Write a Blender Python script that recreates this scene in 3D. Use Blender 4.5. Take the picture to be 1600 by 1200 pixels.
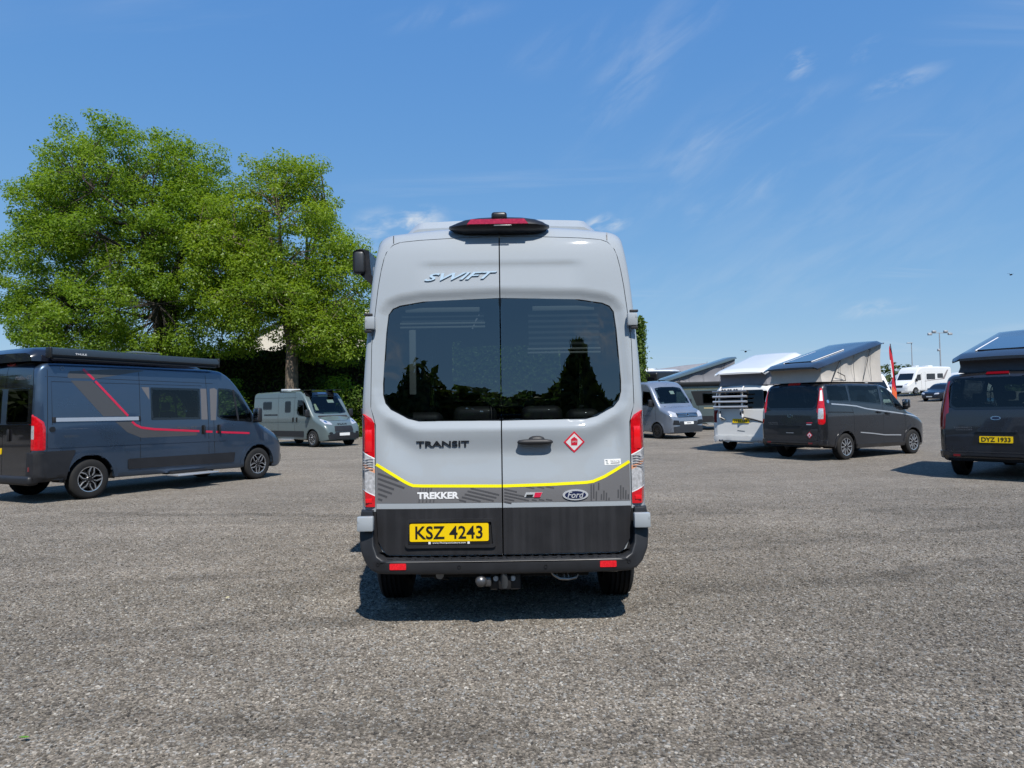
import bpy, bmesh, math, random
import numpy as np
from mathutils import Vector, Matrix
from mathutils.bvhtree import BVHTree

for _o in list(bpy.data.objects): bpy.data.objects.remove(_o)
SC = bpy.context.scene
COL = SC.collection
R = math.radians
rng = np.random.default_rng(7)
random.seed(7)

# ------------------------------------------------------------------ camera
CAM_H = 1.53
cam_d = bpy.data.cameras.new('camera'); cam = bpy.data.objects.new('camera', cam_d); COL.objects.link(cam)
cam_d.sensor_width = 36.0; cam_d.lens = 36.0*1100/1600; cam_d.clip_start = 0.05; cam_d.clip_end = 6000
cam.matrix_world = Matrix.Translation((0, 0, CAM_H)) @ Matrix.Rotation(R(90)+math.atan(42/1100), 4, 'X') @ Matrix.Rotation(R(-0.85), 4, 'Z')
SC.camera = cam

# ------------------------------------------------------------------ light
SUN_DIR = Vector((0.18, -0.72, 1.0)).normalized()          # towards the sun
SUN_EL = math.asin(SUN_DIR.z); SUN_AZ = math.atan2(SUN_DIR.x, SUN_DIR.y)
world = bpy.data.worlds.new('World'); SC.world = world; world.use_nodes = True
wn = world.node_tree; wn.nodes.clear()
def N(tree, typ, **kw):
    n = tree.nodes.new(typ)
    for k, v in kw.items():
        if k == 'inp':
            for kk, vv in v.items(): n.inputs[kk].default_value = vv
        else: setattr(n, k, v)
    return n
w_out = N(wn, 'ShaderNodeOutputWorld'); w_bg = N(wn, 'ShaderNodeBackground')
sky = N(wn, 'ShaderNodeTexSky', sky_type='NISHITA', sun_disc=False, sun_elevation=SUN_EL, sun_rotation=SUN_AZ,
        altitude=0, air_density=1.0, dust_density=0.0, ozone_density=3.0)
w_bg.inputs['Strength'].default_value = 0.10
# thin cirrus everywhere, plus a few small fair-weather puffs
tc = N(wn, 'ShaderNodeTexCoord')
sep = N(wn, 'ShaderNodeSeparateXYZ'); wn.links.new(tc.outputs['Generated'], sep.inputs[0])
def wmath(op, a, b=None, clamp=False):
    m = N(wn, 'ShaderNodeMath', operation=op, use_clamp=clamp)
    for i, v in enumerate((a, b)):
        if v is None: continue
        if isinstance(v, (int, float)): m.inputs[i].default_value = v
        else: wn.links.new(v, m.inputs[i])
    return m.outputs[0]
zc = wmath('MAXIMUM', sep.outputs['Z'], 0.02)
px = wmath('DIVIDE', sep.outputs['X'], wmath('ADD', zc, 0.12)); py = wmath('DIVIDE', sep.outputs['Y'], wmath('ADD', zc, 0.12))
comb = N(wn, 'ShaderNodeCombineXYZ'); wn.links.new(px, comb.inputs[0]); wn.links.new(py, comb.inputs[1])
def wnoise(scale, rot, sc, detail, rough, dist, off=(0, 0, 0)):
    mp = N(wn, 'ShaderNodeMapping'); mp.inputs['Rotation'].default_value = (0, 0, rot); mp.inputs['Scale'].default_value = sc; mp.inputs['Location'].default_value = off
    wn.links.new(comb.outputs[0], mp.inputs[0])
    n = N(wn, 'ShaderNodeTexNoise', inp={'Scale': scale, 'Detail': detail, 'Roughness': rough, 'Distortion': dist}); wn.links.new(mp.outputs[0], n.inputs['Vector'])
    return n.outputs['Fac']
def ramp(fac, a, b):
    m = N(wn, 'ShaderNodeMapRange', interpolation_type='SMOOTHSTEP', inp={'From Min': a, 'From Max': b}); wn.links.new(fac, m.inputs['Value'])
    return m.outputs[0]
streak = wnoise(1.0, R(-38), (0.55, 2.4, 1), 7, 0.6, 0.7, (0.35, 0.2, 0))
patch = wnoise(0.8, 0.3, (1, 1, 1), 2, 0.5, 0.0, (5.2, 1.7, 0))
cir = wmath('MULTIPLY', ramp(streak, 0.52, 0.80), ramp(patch, 0.47, 0.66))
def skynoise(sa, sb, rot, off):   # fibrous texture shared by all wisps, in bearing and height
    az = wmath('ARCTAN2', sep.outputs['X'], sep.outputs['Y']); el = sep.outputs['Z']; c_, s_ = math.cos(R(rot)), math.sin(R(rot)); cb = N(wn, 'ShaderNodeCombineXYZ')
    wn.links.new(wmath('MULTIPLY', wmath('ADD', wmath('MULTIPLY', az, c_), wmath('MULTIPLY', el, s_)), sa), cb.inputs[0]); wn.links.new(wmath('MULTIPLY', wmath('SUBTRACT', wmath('MULTIPLY', el, c_), wmath('MULTIPLY', az, s_)), sb), cb.inputs[1]); cb.inputs[2].default_value = off
    nz = N(wn, 'ShaderNodeTexNoise', inp={'Scale': 1.0, 'Detail': 5.0, 'Roughness': 0.58, 'Distortion': .4}); wn.links.new(cb.outputs[0], nz.inputs['Vector'])
    return ramp(nz.outputs['Fac'], 0.36, 0.78)
TEX_C = skynoise(9.0, 30.0, 28, 3.3); TEX_F = skynoise(20.0, 52.0, 8, 7.1)
def wisp(d, sx, sz, amp, rot=0.0, fine=1.0):
    """soft patch of thin cloud round a direction; sx along it, sz across, rot in degrees"""
    d = Vector(d).normalized(); h = Vector((d.y, -d.x, 0)).normalized(); v = h.cross(d); c_, s_ = math.cos(R(rot)), math.sin(R(rot)); h, v = h*c_+v*s_, v*c_-h*s_
    def dot(vec):
        n = N(wn, 'ShaderNodeVectorMath', operation='DOT_PRODUCT'); wn.links.new(tc.outputs['Generated'], n.inputs[0]); n.inputs[1].default_value = vec
        return n.outputs['Value']
    da, db = dot(h), dot(v); a = wmath('DIVIDE', da, sx); b = wmath('DIVIDE', db, sz)
    rr = wmath('SQRT', wmath('ADD', wmath('MULTIPLY', a, a), wmath('MULTIPLY', b, b)))
    fr = wmath('GREATER_THAN', dot(d), 0.0)
    e = wmath('MULTIPLY', ramp(rr, 1.15, 0.0), TEX_F if fine > 1 else TEX_C)
    return wmath('MULTIPLY', wmath('MULTIPLY', e, fr), amp)
cl = wmath('MULTIPLY', cir, 0.30)
def pxd(x, y): return ((x-800)/1100, 1, (642-y)/1100)      # compass bearing and height of a cloud, read off the photograph
for d, sx, sz, amp, rot, fine in [(pxd(652, 342), .05, .024, 1.7, 10, 2.2), (pxd(600, 356), .05, .035, 1.0, 0, 2), (pxd(945, 350), .045, .016, 1.6, 5, 2.2),
        (pxd(1265, 98), .024, .018, 1.3, 20, 2.5), (pxd(1425, 128), .055, .014, .5, 10, 2), (pxd(1370, 78), .03, .012, .4, 25, 2), (pxd(1375, 490), .07, .014, .6, 3, 1.6),
        (pxd(1000, 110), .16, .05, .42, 48, 1), (pxd(1060, 50), .12, .03, .35, 30, 1), (pxd(910, 60), .10, .035, .34, 15, 1), (pxd(1150, 205), .17, .022, .55, 16, 1), (pxd(1170, 300), .14, .030, .50, 20, 1), (pxd(1080, 260), .2, .06, .30, 35, .8),
        (pxd(1350, 330), .3, .14, .20, 20, .7), (pxd(1250, 430), .35, .08, .22, 5, .7), (pxd(700, 10), .1, .02, .3, 10, 1),
        ((-0.35, -1, 0.32), .12, .05, .9, 5, 1.5), ((0.25, -1, 0.36), .16, .06, .9, 0, 1.5), ((0.5, -1, 0.27), .1, .03, .8, 0, 1.5), ((-0.9, -1, 0.4), .2, .06, .8, 0, 1.2), ((1, -.2, .5), .3, .1, .5, 20, 1), ((-1, .1, .6), .3, .1, .5, -20, 1)]:
    cl = wmath('MAXIMUM', cl, wisp(d, sx, sz, amp*(.55 if fine <= 1 else .75), rot, fine))
mixc = N(wn, 'ShaderNodeMix', data_type='RGBA'); wn.links.new(cl, mixc.inputs['Factor'])
# one response curve for the whole sky: a hazy summer sky is flatter from zenith to horizon than the clear model
sc_ = N(wn, 'ShaderNodeSeparateColor'); wn.links.new(sky.outputs[0], sc_.inputs[0]); cc_ = N(wn, 'ShaderNodeCombineColor')
for i_, (g_, k_) in enumerate(((.75, .80), (.49, 1.63), (.20, 3.80))): wn.links.new(wmath('MULTIPLY', wmath('POWER', sc_.outputs[i_], g_), k_), cc_.inputs[i_])
wn.links.new(cc_.outputs[0], mixc.inputs['A']); mixc.inputs['B'].default_value = (5.4, 5.8, 6.2, 1)
wn.links.new(mixc.outputs['Result'], w_bg.inputs['Color']); wn.links.new(w_bg.outputs[0], w_out.inputs[0])

sun_d = bpy.data.lights.new('sun', 'SUN'); sun_d.energy = 3.9; sun_d.angle = R(0.53); sun_d.color = (1.0, 0.955, 0.89)
sun = bpy.data.objects.new('sun', sun_d); COL.objects.link(sun); sun.location = (20, -60, 80)
sun.rotation_mode = 'QUATERNION'; sun.rotation_quaternion = (-SUN_DIR).to_track_quat('-Z', 'Y')

vs = SC.view_settings
vs.view_transform = 'Standard'; vs.look = 'None'; vs.exposure = 0.42; vs.gamma = 1.0; vs.use_curve_mapping = False
SC.render.film_transparent = False
cy = SC.cycles
cy.use_denoising = True; cy.use_adaptive_sampling = True; cy.adaptive_threshold = 0.02; world.cycles.sampling_method = 'MANUAL'; world.cycles.sample_map_resolution = 512
cy.max_bounces = 8; cy.diffuse_bounces = 3; cy.glossy_bounces = 4; cy.transmission_bounces = 6; cy.transparent_max_bounces = 12
cy.caustics_reflective = False; cy.caustics_refractive = False; cy.sample_clamp_indirect = 6

# ------------------------------------------------------------------ materials
MATS = {}
def srgb(r, g, b):
    f = lambda c: ((c/255+0.055)/1.055)**2.4 if c > 10 else c/255/12.92
    return (f(r), f(g), f(b))
def pmat(name, col, rough=0.5, metal=0.0, coat=0.0, spec=0.5, noise=0.0, nscale=20.0, bump=0.0, bscale=200.0, emit=None, ior=1.5, alpha=1.0, flake=0.0):
    if name in MATS: return MATS[name]
    m = bpy.data.materials.new(name); m.use_nodes = True; t = m.node_tree
    b = t.nodes['Principled BSDF']
    b.inputs['Base Color'].default_value = (*col, 1); b.inputs['Roughness'].default_value = rough; b.inputs['Metallic'].default_value = metal
    b.inputs['Coat Weight'].default_value = coat; b.inputs['Coat Roughness'].default_value = 0.03; b.inputs['Specular IOR Level'].default_value = spec; b.inputs['IOR'].default_value = ior
    if noise:
        tcn = N(t, 'ShaderNodeTexCoord'); nz = N(t, 'ShaderNodeTexNoise', inp={'Scale': nscale, 'Detail': 5.0, 'Roughness': 0.6}); t.links.new(tcn.outputs['Object'], nz.inputs['Vector'])
        mr = N(t, 'ShaderNodeMapRange', inp={'From Min': 0.3, 'From Max': 0.7, 'To Min': 1-noise, 'To Max': 1+noise}); t.links.new(nz.outputs['Fac'], mr.inputs['Value'])
        vm = N(t, 'ShaderNodeVectorMath', operation='SCALE'); vm.inputs[0].default_value = col; t.links.new(mr.outputs[0], vm.inputs['Scale']); t.links.new(vm.outputs[0], b.inputs['Base Color'])
        mr2 = N(t, 'ShaderNodeMapRange', inp={'From Min': 0.3, 'From Max': 0.7, 'To Min': max(0.0, rough-0.08), 'To Max': rough+0.08}); t.links.new(nz.outputs['Fac'], mr2.inputs['Value']); t.links.new(mr2.outputs[0], b.inputs['Roughness'])
    if bump:
        tcn = N(t, 'ShaderNodeTexCoord'); nz = N(t, 'ShaderNodeTexNoise', inp={'Scale': bscale, 'Detail': 4.0}); t.links.new(tcn.outputs['Object'], nz.inputs['Vector'])
        bp = N(t, 'ShaderNodeBump', inp={'Strength': bump, 'Distance': 0.01}); t.links.new(nz.outputs['Fac'], bp.inputs['Height']); t.links.new(bp.outputs[0], b.inputs['Normal'])
    if emit: b.inputs['Emission Color'].default_value = (*emit[0], 1); b.inputs['Emission Strength'].default_value = emit[1]
    MATS[name] = m
    return m
def glass(name, trans, ior=1.6, gcol=(1, 1, 1)):
    if name in MATS: return MATS[name]
    m = bpy.data.materials.new(name); m.use_nodes = True; t = m.node_tree; t.nodes.clear()
    o = N(t, 'ShaderNodeOutputMaterial'); mx = N(t, 'ShaderNodeMixShader'); tr = N(t, 'ShaderNodeBsdfTransparent', inp={'Color': (*trans, 1)})
    gl = N(t, 'ShaderNodeBsdfGlossy', inp={'Color': (*gcol, 1), 'Roughness': 0.005}); lw = N(t, 'ShaderNodeLayerWeight', inp={'Blend': .5}); f0 = ((ior-1)/(ior+1))**2
    pw = N(t, 'ShaderNodeMath', operation='POWER'); t.links.new(lw.outputs['Facing'], pw.inputs[0]); pw.inputs[1].default_value = 5.0
    fr = N(t, 'ShaderNodeMath', operation='MULTIPLY_ADD'); t.links.new(pw.outputs[0], fr.inputs[0]); fr.inputs[1].default_value = 1-f0; fr.inputs[2].default_value = f0
    t.links.new(fr.outputs[0], mx.inputs[0]); t.links.new(tr.outputs[0], mx.inputs[1]); t.links.new(gl.outputs[0], mx.inputs[2]); t.links.new(mx.outputs[0], o.inputs[0])
    MATS[name] = m
    return m
def carpaint(name, col, metal=0.0, rough=0.35, dirt=0.06):
    m = pmat(name, col, rough if metal else .55, metal, coat=1.0, spec=.5 if metal else .15, noise=dirt, nscale=1.3)
    return m
M_BLACK = pmat('black_plastic', (.017, .017, .019), .5, bump=.06, bscale=400, noise=.15, nscale=6)
M_DARK = pmat('dark_cavity', (.006, .006, .007), .8)
M_LINING = pmat('cabin_lining', (.03, .03, .033), .9)
M_FRIT = pmat('glass_edge_black', (.006, .007, .009), .06, coat=.5)
M_PRIV = glass('privacy_glass', (.22, .26, .27), 1.5)
M_PRIV2 = glass('privacy_glass_dark', (.05, .06, .07), 1.5)
M_CAB = glass('cab_glass', (.42, .50, .47), 1.5)
M_REDL = pmat('red_lens', (.55, .006, .012), .12, coat=1.0, noise=.25, nscale=25)
M_REDD = pmat('dark_red_lens', (.16, .004, .01), .12, coat=1.0)
M_CLEARL = pmat('clear_lens', (.62, .62, .63), .15, metal=.35, coat=1.0, noise=.35, nscale=45)
M_AMBER = pmat('amber_lens', (.75, .35, .2), .2, coat=1.0)
M_CHROME = pmat('chrome', (.78, .80, .83), .12, metal=1.0)
M_STEEL = pmat('bare_steel', (.35, .34, .33), .4, metal=.9, noise=.2)
M_ALU = pmat('aluminium', (.62, .63, .65), .35, metal=.6)
M_YEL = pmat('plate_yellow', (.86, .58, .0), .35, coat=.3)
M_WHITE = pmat('white_print', (.8, .8, .8), .45)
M_INK = pmat('black_print', (.012, .012, .012), .4)
M_TYRE = pmat('tyre_rubber', (.013, .0125, .012), .85, noise=.3, nscale=9, bump=.2, bscale=120)
M_RIMB = pmat('rim_black', (.012, .012, .013), .25, coat=.6)
M_RIMS = pmat('rim_silver', (.62, .63, .65), .22, metal=.85)
M_RED = pmat('red_stripe', (.62, .015, .06), .35, coat=.4)
M_SEAT = pmat('seat_cloth', (.035, .035, .04), .9)

# ------------------------------------------------------------------ mesh helpers
def link(o, parent=None):
    COL.objects.link(o)
    if parent is not None: o.parent = parent
    return o
def mk(name, verts, faces, mat, parent=None, smooth=35, fmat=None):
    me = bpy.data.meshes.new(name); me.from_pydata([tuple(v) for v in verts], [], [tuple(f) for f in faces])
    for m in (mat if isinstance(mat, (list, tuple)) else [mat]): me.materials.append(m)
    if fmat is not None: me.polygons.foreach_set('material_index', np.asarray(fmat, dtype=np.int32))
    if smooth:
        me.polygons.foreach_set('use_smooth', np.ones(len(me.polygons), dtype=bool)); me.update(); me.set_sharp_from_angle(angle=R(smooth))
    me.update()
    return link(bpy.data.objects.new(name, me), parent)
def bm_obj(name, bm, mat, parent=None, smooth=35, recalc=True):
    if recalc: bmesh.ops.recalc_face_normals(bm, faces=bm.faces)
    me = bpy.data.meshes.new(name); bm.to_mesh(me); bm.free()
    for m in (mat if isinstance(mat, (list, tuple)) else [mat]): me.materials.append(m)
    if smooth:
        me.polygons.foreach_set('use_smooth', np.ones(len(me.polygons), dtype=bool)); me.update(); me.set_sharp_from_angle(angle=R(smooth))
    return link(bpy.data.objects.new(name, me), parent)
def empty(name, loc, rz=0.0):
    o = bpy.data.objects.new(name, None); COL.objects.link(o); o.location = loc; o.rotation_euler = (0, 0, rz); o.empty_display_size = .3
    return o
def tag(o, label=None, cat=None, group=None, kind=None):
    for k, v in (('label', label), ('category', cat), ('group', group), ('kind', kind)):
        if v: o[k] = v
    return o
def box_bm(bm, c, s, bev=0.0, seg=2, rot=None):
    r = bmesh.ops.create_cube(bm, size=1.0); vs_ = r['verts']
    for v in vs_: v.co = Vector((v.co.x*s[0], v.co.y*s[1], v.co.z*s[2]))
    if bev:
        es = list({e for v in vs_ for e in v.link_edges}); rr = bmesh.ops.bevel(bm, geom=es, offset=bev, segments=seg, affect='EDGES', profile=.5)
        vs_ = list({v for f in rr['faces'] for v in f.verts} | {v for v in vs_ if v.is_valid})
    mat_ = Matrix.Translation(c)
    if rot is not None: mat_ = mat_ @ rot
    for v in vs_: v.co = mat_ @ v.co
    return vs_
def box(name, c, s, mat, parent=None, bev=.01, rot=None, seg=2):
    bm = bmesh.new(); box_bm(bm, c, s, bev, seg, rot); return bm_obj(name, bm, mat, parent)
def tube_geo(pts, rad, n=8, caps=True):
    pts = [Vector(p) for p in pts]; rads = rad if isinstance(rad, (list, tuple)) else [rad]*len(pts)
    V, Fc = [], []
    up = Vector((0, 0, 1))
    for i, p in enumerate(pts):
        d = (pts[min(i+1, len(pts)-1)]-pts[max(i-1, 0)]).normalized()
        a = d.cross(up) if abs(d.dot(up)) < .95 else d.cross(Vector((1, 0, 0)))
        a.normalize(); b = d.cross(a)
        for k in range(n):
            t = 2*math.pi*k/n; V.append(p+(a*math.cos(t)+b*math.sin(t))*rads[i])
    for i in range(len(pts)-1):
        for k in range(n):
            k2 = (k+1) % n; Fc.append((i*n+k, (i+1)*n+k, (i+1)*n+k2, i*n+k2))
    if caps: Fc.append(tuple(range(n))); Fc.append(tuple(range((len(pts)-1)*n, len(pts)*n))[::-1])
    return V, Fc
def tube(name, pts, rad, mat, parent=None, n=8):
    V, Fc = tube_geo(pts, rad, n); return mk(name, V, Fc, mat, parent, 50)
def lathe_geo(profile, n=32, axis='X'):
    V, Fc = [], []
    m = len(profile)
    for k in range(n):
        t = 2*math.pi*k/n; c, s = math.cos(t), math.sin(t)
        for (a, r) in profile: V.append((a, r*c, r*s) if axis == 'X' else ((r*c, r*s, a) if axis == 'Z' else (r*c, a, r*s)))
    for k in range(n):
        k2 = (k+1) % n
        for j in range(m-1): Fc.append((k*m+j, k*m+j+1, k2*m+j+1, k2*m+j))
    return V, Fc
def lathe(name, profile, mat, parent=None, n=32, axis='X', smooth=35):
    V, Fc = lathe_geo(profile, n, axis)
    bm = bmesh.new(); bv = [bm.verts.new(v) for v in V]
    for f in Fc: bm.faces.new([bv[i] for i in f])
    bmesh.ops.remove_doubles(bm, verts=bm.verts, dist=1e-5)
    return bm_obj(name, bm, mat, parent, smooth)
def join_geo(parts):
    V, Fc = [], []
    for v, f in parts:
        o = len(V); V += [tuple(a) for a in v]; Fc += [tuple(i+o for i in ff) for ff in f]
    return V, Fc
def pchip(xs, ys):
    xs = np.asarray(xs, float); ys = np.asarray(ys, float); h = np.diff(xs); d = np.diff(ys)/h; m = np.zeros(len(xs))
    for i in range(1, len(xs)-1):
        if d[i-1]*d[i] > 0:
            w1 = 2*h[i]+h[i-1]; w2 = h[i]+2*h[i-1]; m[i] = (w1+w2)/(w1/d[i-1]+w2/d[i])
    m[0] = d[0]; m[-1] = d[-1]
    def f(x):
        x = np.clip(x, xs[0], xs[-1]); i = np.clip(np.searchsorted(xs, x)-1, 0, len(xs)-2); t = (x-xs[i])/h[i]
        return (2*t**3-3*t**2+1)*ys[i]+(t**3-2*t**2+t)*h[i]*m[i]+(-2*t**3+3*t**2)*ys[i+1]+(t**3-t**2)*h[i]*m[i+1]
    return f
def lin(pts):
    a = np.array(pts, float); return lambda x: np.interp(x, a[:, 0], a[:, 1])
def pc(pts):
    a = np.array(pts, float); return pchip(a[:, 0], a[:, 1])
def rounded(pts, r, seg=5):
    """polygon with rounded corners; r one radius or one for each corner"""
    out = []; n = len(pts); rs = r if isinstance(r, (list, tuple)) else [r]*n
    for i in range(n):
        p0, p, p1 = Vector(pts[i-1]), Vector(pts[i]), Vector(pts[(i+1) % n]); a = (p0-p); b = (p1-p); la, lb = a.length, b.length; a.normalize(); b.normalize()
        if rs[i] <= 0: out.append(tuple(p)); continue
        ang = math.acos(max(-1, min(1, a.dot(b))))
        d = min(rs[i]/max(math.tan(ang/2), 1e-3), la*.49, lb*.49)
        s, e = p+a*d, p+b*d
        for k in range(seg+1):
            t = k/seg; q = s*(1-t)**2+p*2*t*(1-t)+e*t*t; out.append((q.x, q.y))
    return out
def inset(poly, d):
    P = [Vector(p) for p in poly]; n = len(P); area = sum(P[i-1].x*P[i].y-P[i].x*P[i-1].y for i in range(n)); sg = 1 if area > 0 else -1
    out = []
    for i in range(n):
        e0 = P[i]-P[i-1]; e1 = P[(i+1) % n]-P[i]
        if e0.length < 1e-7: e0 = e1
        if e1.length < 1e-7: e1 = e0
        e0.normalize(); e1.normalize()
        n0 = Vector((-e0.y, e0.x)); n1 = Vector((-e1.y, e1.x)); nn = n0+n1
        if nn.length < 1e-6: nn = n0
        nn.normalize(); k = max(.5, nn.dot(n0)); q = P[i]+nn*(sg*d/k); out.append((q.x, q.y))
    return out
def strip_poly(pts, w):
    P = [Vector(p) for p in pts]; Lf, Rt = [], []
    for i, p in enumerate(P):
        d = (P[min(i+1, len(P)-1)]-P[max(i-1, 0)]).normalized(); nn = Vector((-d.y, d.x)); ww = (w[i] if isinstance(w, (list, tuple)) else w)/2
        Lf.append(tuple(p+nn*ww)); Rt.append(tuple(p-nn*ww))
    return Lf+Rt[::-1]
def inside(poly, X, Y):
    X = np.asarray(X); Y = np.asarray(Y); res = np.zeros(X.shape, bool); n = len(poly)
    for i in range(n):
        x0, y0 = poly[i-1]; x1, y1 = poly[i]
        if y0 == y1: continue
        c = ((y0 > Y) != (y1 > Y)) & (X < (x1-x0)*(Y-y0)/(y1-y0)+x0); res ^= c
    return res

# ------------------------------------------------------------------ terrain height
def gz(X, Y):
    X = np.asarray(X, float); Y = np.asarray(Y, float); t = np.clip(.5*X+.866*Y-15, 0, 75)
    S = lambda u: (lambda c: c*c*(3-2*c))(np.clip(u, 0, 1))
    return .000768*t**1.9+.95*S((Y-43)/5)*S((80-Y)/10)*S((X-1)/5)*S((23-X)/6)      # a raised plot behind the side-on camper
def gnormal(x, y):
    e = .5; return Vector((-(gz(x+e, y)-gz(x-e, y))/(2*e), -(gz(x, y+e)-gz(x, y-e))/(2*e), 1)).normalized()

# ------------------------------------------------------------------ vehicle kit: x right, y forward, z up, origin on the ground below the rear end
AX = {'R': (Vector((1, 0, 0)), lambda u, v: Vector((4, u, v))), 'L': (Vector((-1, 0, 0)), lambda u, v: Vector((-4, u, v))),
      'B': (Vector((0, -1, 0)), lambda u, v: Vector((u, -4, v))), 'F': (Vector((0, 1, 0)), lambda u, v: Vector((u, 14, v))),
      'T': (Vector((0, 0, 1)), lambda u, v: Vector((u, v, 8)))}
class Vehicle:
    def __init__(s, name, x, y, heading, z=None, flat=False, size=1.0):
        s.root = empty(name, (0, 0, 0)); s.bvh = None
        zz = float(gz(x, y)) if z is None else z
        nrm = Vector((0, 0, 1)) if flat else gnormal(x, y)
        rot = Matrix.Rotation(-R(heading), 4, 'Z'); q = Vector((0, 0, 1)).rotation_difference(nrm).to_matrix().to_4x4()
        s.root.matrix_world = Matrix.Translation((x, y, zz)) @ q @ rot @ Matrix.Scale(size, 4)
    def loft(s, sp, mat, holes=(), lining=True, name='body', step=.045):
        L = sp['L']; top = pc(sp['top']); bot = lin(sp['bot']); plan = pc(sp['plan']); tum = pc(sp['tum']); shr = lin(sp.get('sh', [(0, .14), (L, .14)])); crown = lin(sp.get('crown', [(0, .05), (L, .05)]))
        rk = lin(sp.get('rake', [(0, 0), (3, 0)])); nr = lin(sp.get('nose', [(0, 0), (3, 0)])); W0 = sp['W']
        ys = np.unique(np.round(np.concatenate([[0, .008, .02, .04, .07, .1], np.arange(.14, L-.2, step), L-np.array([.2, .16, .12, .09, .06, .04, .025, .012, .005, 0])]), 4))
        NS, NA, NR = 36, 7, 7
        secs = []
        for y in ys:
            W = W0*float(plan(y)); zt = float(top(y)); zb = float(bot(y)); cr = float(crown(y)); r = float(shr(y))
            r = min(r, (zt-zb-cr)*.45); zs = zt-cr-r
            pts = [(0, zb), (W*.45, zb), (W*float(tum(zb))-.05, zb), (W*float(tum(zb))-.012, zb+.015)]
            for k in range(NS):
                z = zb+.045+(zs-zb-.045)*k/(NS-1); pts.append((W*float(tum(z)), z))
            ws = W*float(tum(zs)); c = ws-r
            for k in range(1, NA+1):
                a = math.pi/2*k/NA; pts.append((c+r*math.cos(a), zs+r*math.sin(a)))
            for k in range(1, NR+1):
                x = c*(1-k/NR); pts.append((x, zt-cr*(x/max(c, 1e-6))**2))
            secs.append([(px_, y+float(rk(pz))*max(0, 1-y/1.2)-float(nr(pz))*max(0, 1-(L-y)/.7), pz) for px_, pz in pts])
        M = len(secs[0]); ring = 2*M-2
        V = []
        for sec in secs:
            V += sec; V += [(-p[0], p[1], p[2]) for p in sec[M-2:0:-1]]
        Fc = []
        for i in range(len(secs)-1):
            for k in range(ring):
                k2 = (k+1) % ring; Fc.append((i*ring+k, i*ring+k2, (i+1)*ring+k2, (i+1)*ring+k))
        for i, flip in ((0, False), (len(secs)-1, True)):
            o = i*ring
            for k in range(M-1):
                a, b = k, k+1; a2, b2 = (ring-a) % ring, (ring-b) % ring
                q = [o+a, o+a2, o+b2, o+b]; q2 = []
                for t in q:
                    if t not in q2: q2.append(t)
                if len(q2) >= 3: Fc.append(tuple(q2[::-1] if flip else q2))
        Fc = [f[::-1] for f in Fc]
        s.bvh = BVHTree.FromPolygons([Vector(v) for v in V], Fc)
        A = np.array(V); cen = np.array([A[list(f)].mean(axis=0) for f in Fc])
        e1 = np.array([A[f[1]]-A[f[0]] for f in Fc]); e2 = np.array([A[f[2]]-A[f[0]] for f in Fc]); nm = np.cross(e1, e2); nm /= np.linalg.norm(nm, axis=1)[:, None]+1e-12
        dele = np.zeros(len(Fc), bool)
        for ax, poly in holes:
            if ax in 'RL':
                sg = 1 if ax == 'R' else -1; dele |= inside(poly, cen[:, 1], cen[:, 2]) & (cen[:, 0]*sg > .3)
            elif ax == 'B': dele |= inside(poly, cen[:, 0], cen[:, 2]) & (cen[:, 1] < .8)
            elif ax == 'F': dele |= inside(poly, cen[:, 0], cen[:, 2]) & (cen[:, 1] > L*.6) & (nm[:, 1] > .2)
        keep = [f for f, d in zip(Fc, dele) if not d]; fm = [0]*len(keep)
        if lining:
            vn = np.zeros_like(A)
            for f, n_ in zip(Fc, nm):
                for i in f: vn[i] += n_
            vn /= np.linalg.norm(vn, axis=1)[:, None]+1e-9
            B = A-vn*.03; o = len(V); V = V+[tuple(b) for b in B]; inner = [tuple(i+o for i in f[::-1]) for f in keep]; keep = keep+inner; fm = fm+[1]*len(inner)
        s.body = mk(name, V, keep, [mat, M_LINING], s.root, 40, fm)
        s.L = L
        return s.body
    def hit(s, ax, u, v):
        d, of = AX[ax]; o = of(u, v); h = s.bvh.ray_cast(o, -d)
        if h[0] is None:
            near = s.bvh.find_nearest(Vector((u, 1.0, v)) if ax == 'B' else (Vector((u, s.L-.3, v)) if ax == 'F' else Vector((d.x, u, v)) if ax in 'RL' else Vector((u, v, 2.5))))
            p = Vector(near[0]); n = near[1]
            if ax in 'BF': p = Vector((u, p.y, v))
            elif ax in 'RL': p = Vector((p.x, u, v))
            return p, (n if n.dot(d) > 0 else d)
        return h[0], (h[1] if h[1].dot(d) > 0 else -h[1])
    def panel(s, name, poly, ax, mat, off=.004, th=.012, parent=None, grid=.09, ring=None, smooth=35):
        """a plate of that outline laid on the body; ring: inner outline with as many points (a frame)"""
        bm = bmesh.new(); d = AX[ax][0]
        if ring is None:
            vs_ = [bm.verts.new((p[0], p[1], 0)) for p in poly]; bm.faces.new(vs_)
            us = [p[0] for p in poly]; ws = [p[1] for p in poly]
            for lo, hi, nrm in ((min(us), max(us), (1, 0, 0)), (min(ws), max(ws), (0, 1, 0))):
                k = int((hi-lo)/grid)
                for i in range(1, k+1):
                    c = lo+(hi-lo)*i/(k+1)
                    bmesh.ops.bisect_plane(bm, geom=list(bm.verts)+list(bm.edges)+list(bm.faces), plane_co=(c*nrm[0], c*nrm[1], 0), plane_no=nrm, dist=1e-6)
        else:
            a = [bm.verts.new((p[0], p[1], 0)) for p in poly]; b = [bm.verts.new((p[0], p[1], 0)) for p in ring]; n = len(a)
            for i in range(n): bm.faces.new((a[i-1], a[i], b[i], b[i-1]))
        nrm = {}
        for v in bm.verts:
            p, n_ = s.hit(ax, v.co.x, v.co.y); nrm[v] = n_; v.co = p+n_*off
        bm.normal_update()
        fl = [f for f in bm.faces if f.normal.dot(d) < 0]
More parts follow.
